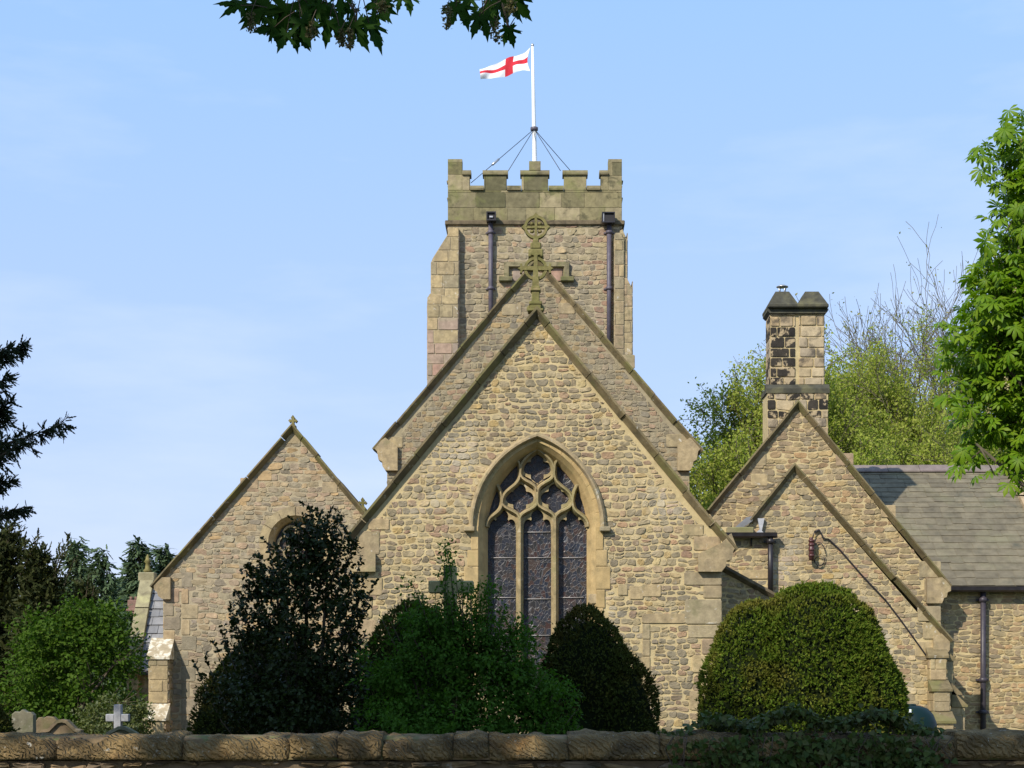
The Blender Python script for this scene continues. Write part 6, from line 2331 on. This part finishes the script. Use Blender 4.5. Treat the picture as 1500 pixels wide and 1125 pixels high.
for i in range(len(edges) - 1):
    x0, x1 = uv(edges[i], 0, YW)[0] + .005, uv(edges[i + 1], 0, YW)[0] - .005
    x0, x1 = max(wx0, x0), min(wx1, x1)
    if x1 - x0 < .1:
        continue
    nx = max(6, int((x1 - x0) / .045))
    top_o, yo = rng.uniform(-.012, .012), rng.uniform(-.015, .015)
    prof = []
    for a in np.linspace(0, math.pi, 15):
        c_, s_ = math.cos(a), math.sin(a)
        prof.append((.25 - .27 * math.copysign(abs(c_) ** .62, c_), zb_ + .045 + (zt_ - zb_ - .045) * abs(s_) ** .46))
    prof = [(-.005, zb_ - .005), (-.02, zb_ + .02)] + prof + [(.52, zb_ + .02), (.50, zb_ - .005)]
    ph = rng.uniform(0, 6.28, 6)
    sk = rng.uniform(-.03, .03)
    mb = MB()
    m_ = len(prof)
    for j in range(nx + 1):
        f = j / nx
        x = x0 + (x1 - x0) * f
        e = min(f, 1 - f) * (x1 - x0)
        rnd_ = 1 - .055 * math.exp(-e / .02)
        for (py_, pz_) in prof:
            w_ = .012 * math.sin(3.1 * x + 9 * pz_ + ph[0]) + .010 * math.sin(8.3 * x + ph[1] + 14 * py_) + .007 * math.sin(17 * x + 34 * pz_ + ph[2]) + .005 * math.sin(39 * x - 61 * pz_ + ph[3]) + rng.normal(0, .0035)
            cy, cz = .25, (zt_ + zb_) / 2
            mb.v.append((x + sk * (pz_ - cz) * 3, YW + yo + cy + (py_ - cy) * rnd_ + w_ * (-1 if py_ < cy else 1), cz + (pz_ + top_o - cz) * rnd_ + w_ * (1 if pz_ > cz else .3)))
    fs = []
    for j in range(nx):
        for q in range(m_):
            fs.append((j * m_ + q, (j + 1) * m_ + q, (j + 1) * m_ + (q + 1) % m_, j * m_ + (q + 1) % m_))
    fs += [tuple(range(m_)), tuple(range(nx * m_, (nx + 1) * m_))[::-1]]
    mb.f = [list(f) for f in fs]
    mb.m = [0] * len(fs)
    mb.sm = [True] * (len(fs) - 2) + [False] * 2
    mb.build('coping_stone', roadcop, wall)

mb = MB()
mb.prism([(wx0, YW + .02, zb_ - .01), (wx0, YW + .015, zb_ + .09), (wx0, YW + .05, zt_ - .04), (wx0, YW + .12, zt_ - .018), (wx0, YW + .40, zt_ - .018), (wx0, YW + .47, zt_ - .06), (wx0, YW + .48, zb_ - .01)], (wx1 - wx0, 0, 0))
mb.build('joint_mortar', stone_mat('coping_joint', [(.20, .14, .075)], (.5, 1.2), 9, .6, 30, [((.10, .12, .04), 5, .5, .62, .8)], island=False), wall)

# ivy over the right part of the wall
ivy_l = leaf_mat('ivy_leaves', [(.026, .050, .011), (.040, .066, .013), (.056, .084, .018), (.065, .07, .022), (.034, .056, .012)], .15, .55, .12, patch=((.06, .055, .03), 4, .55, .7, .5))
rng = np.random.default_rng(95)
t = thing('ivy', 'dark green ivy climbing over the right part of the roadside wall', 'ivy', (uv(1180, 0, YW)[0], YW - .05, 0))
lb, tw = LB(), MB()
IV = (np.array([(0, 0, 0), (.45, .1, .04), (.35, .45, .0), (0, 1, -.1), (-.35, .45, 0), (-.45, .1, .04)]), [(0, 1, 2), (0, 2, 3), (0, 3, 4), (0, 4, 5)])
n = 0
while n < 5000:
    m_ = 2000
    px = rng.uniform(960, 1400, m_)
    s_ = rng.uniform(0, 1, m_)
    dens = np.clip(np.minimum((px - 965) / 150, (1395 - px) / 70), 0, 1) * (.35 + .65 * (np.sin(px * .043) * np.sin(s_ * 11 + px * .02) > -.45))
    ok = rng.random(m_) < dens
    px, s_ = px[ok], s_[ok]
    x = (px - VPX) * YW / F
    # s 0..0.3 over the top, 0.3..1 down the front
    y = np.where(s_ < .3, YW + .30 - s_ * 1.0, YW - .02)
    z = np.where(s_ < .3, zt_ + .02 + .05 * np.sin((px - 1050) / 95.0), zt_ - .02 - (s_ - .3) * 1.1)
    bul = .05 + .05 * np.sin(px * .05 + z * 9)
    pos = np.stack([x, y - bul * (s_ >= .3) + rng.normal(0, .025, len(x)), z + rng.normal(0, .02, len(x)) + bul * (s_ < .3)], 1)
    o = np.where((s_ < .3)[:, None], np.array((0, -.3, 1.0)), np.array((0, -1.0, .35)))
    lb.add(IV, pos, rng.normal(0, .6, pos.shape) + (0, -.1, -.6), o + rng.normal(0, .4, pos.shape), rng.uniform(.03, .06, len(x)))
    n += len(x)
for (x, y) in ((1150, 1052), (1190, 1050), (1215, 1047), (1240, 1050), (1265, 1044), (1290, 1042), (1310, 1050), (1330, 1052), (1120, 1058), (1350, 1058), (1090, 1062), (1275, 1048)):
    e = np.array(P(x, y, YW + rng.uniform(0, .3)))
    s0 = e + np.array((rng.uniform(-.12, .12), -.05, -.16))
    tw.tube([s0, (s0 + e) / 2 + rng.normal(0, .02, 3), e], [.005, .004, .002], 4)
    m_ = 26
    lb.add(IV, s0 + (e - s0) * rng.random((m_, 1)) + rng.normal(0, .03, (m_, 3)), rdir(rng, m_), rdir(rng, m_) + (0, -.4, .6), rng.uniform(.025, .05, m_))
for k_ in range(26):
    x = uv(rng.uniform(980, 1400), 0, YW)[0]
    p = np.array((x, YW - .04, zt_ - .02))
    pts = [p]
    for q in range(6):
        p = p + np.array((rng.normal(0, .05), rng.normal(0, .006), -.09))
        pts.append(p)
    tw.tube(pts, np.linspace(.005, .003, 7), 4)
lb.build('foliage', ivy_l, t)
tw.build('stem', bark, t)
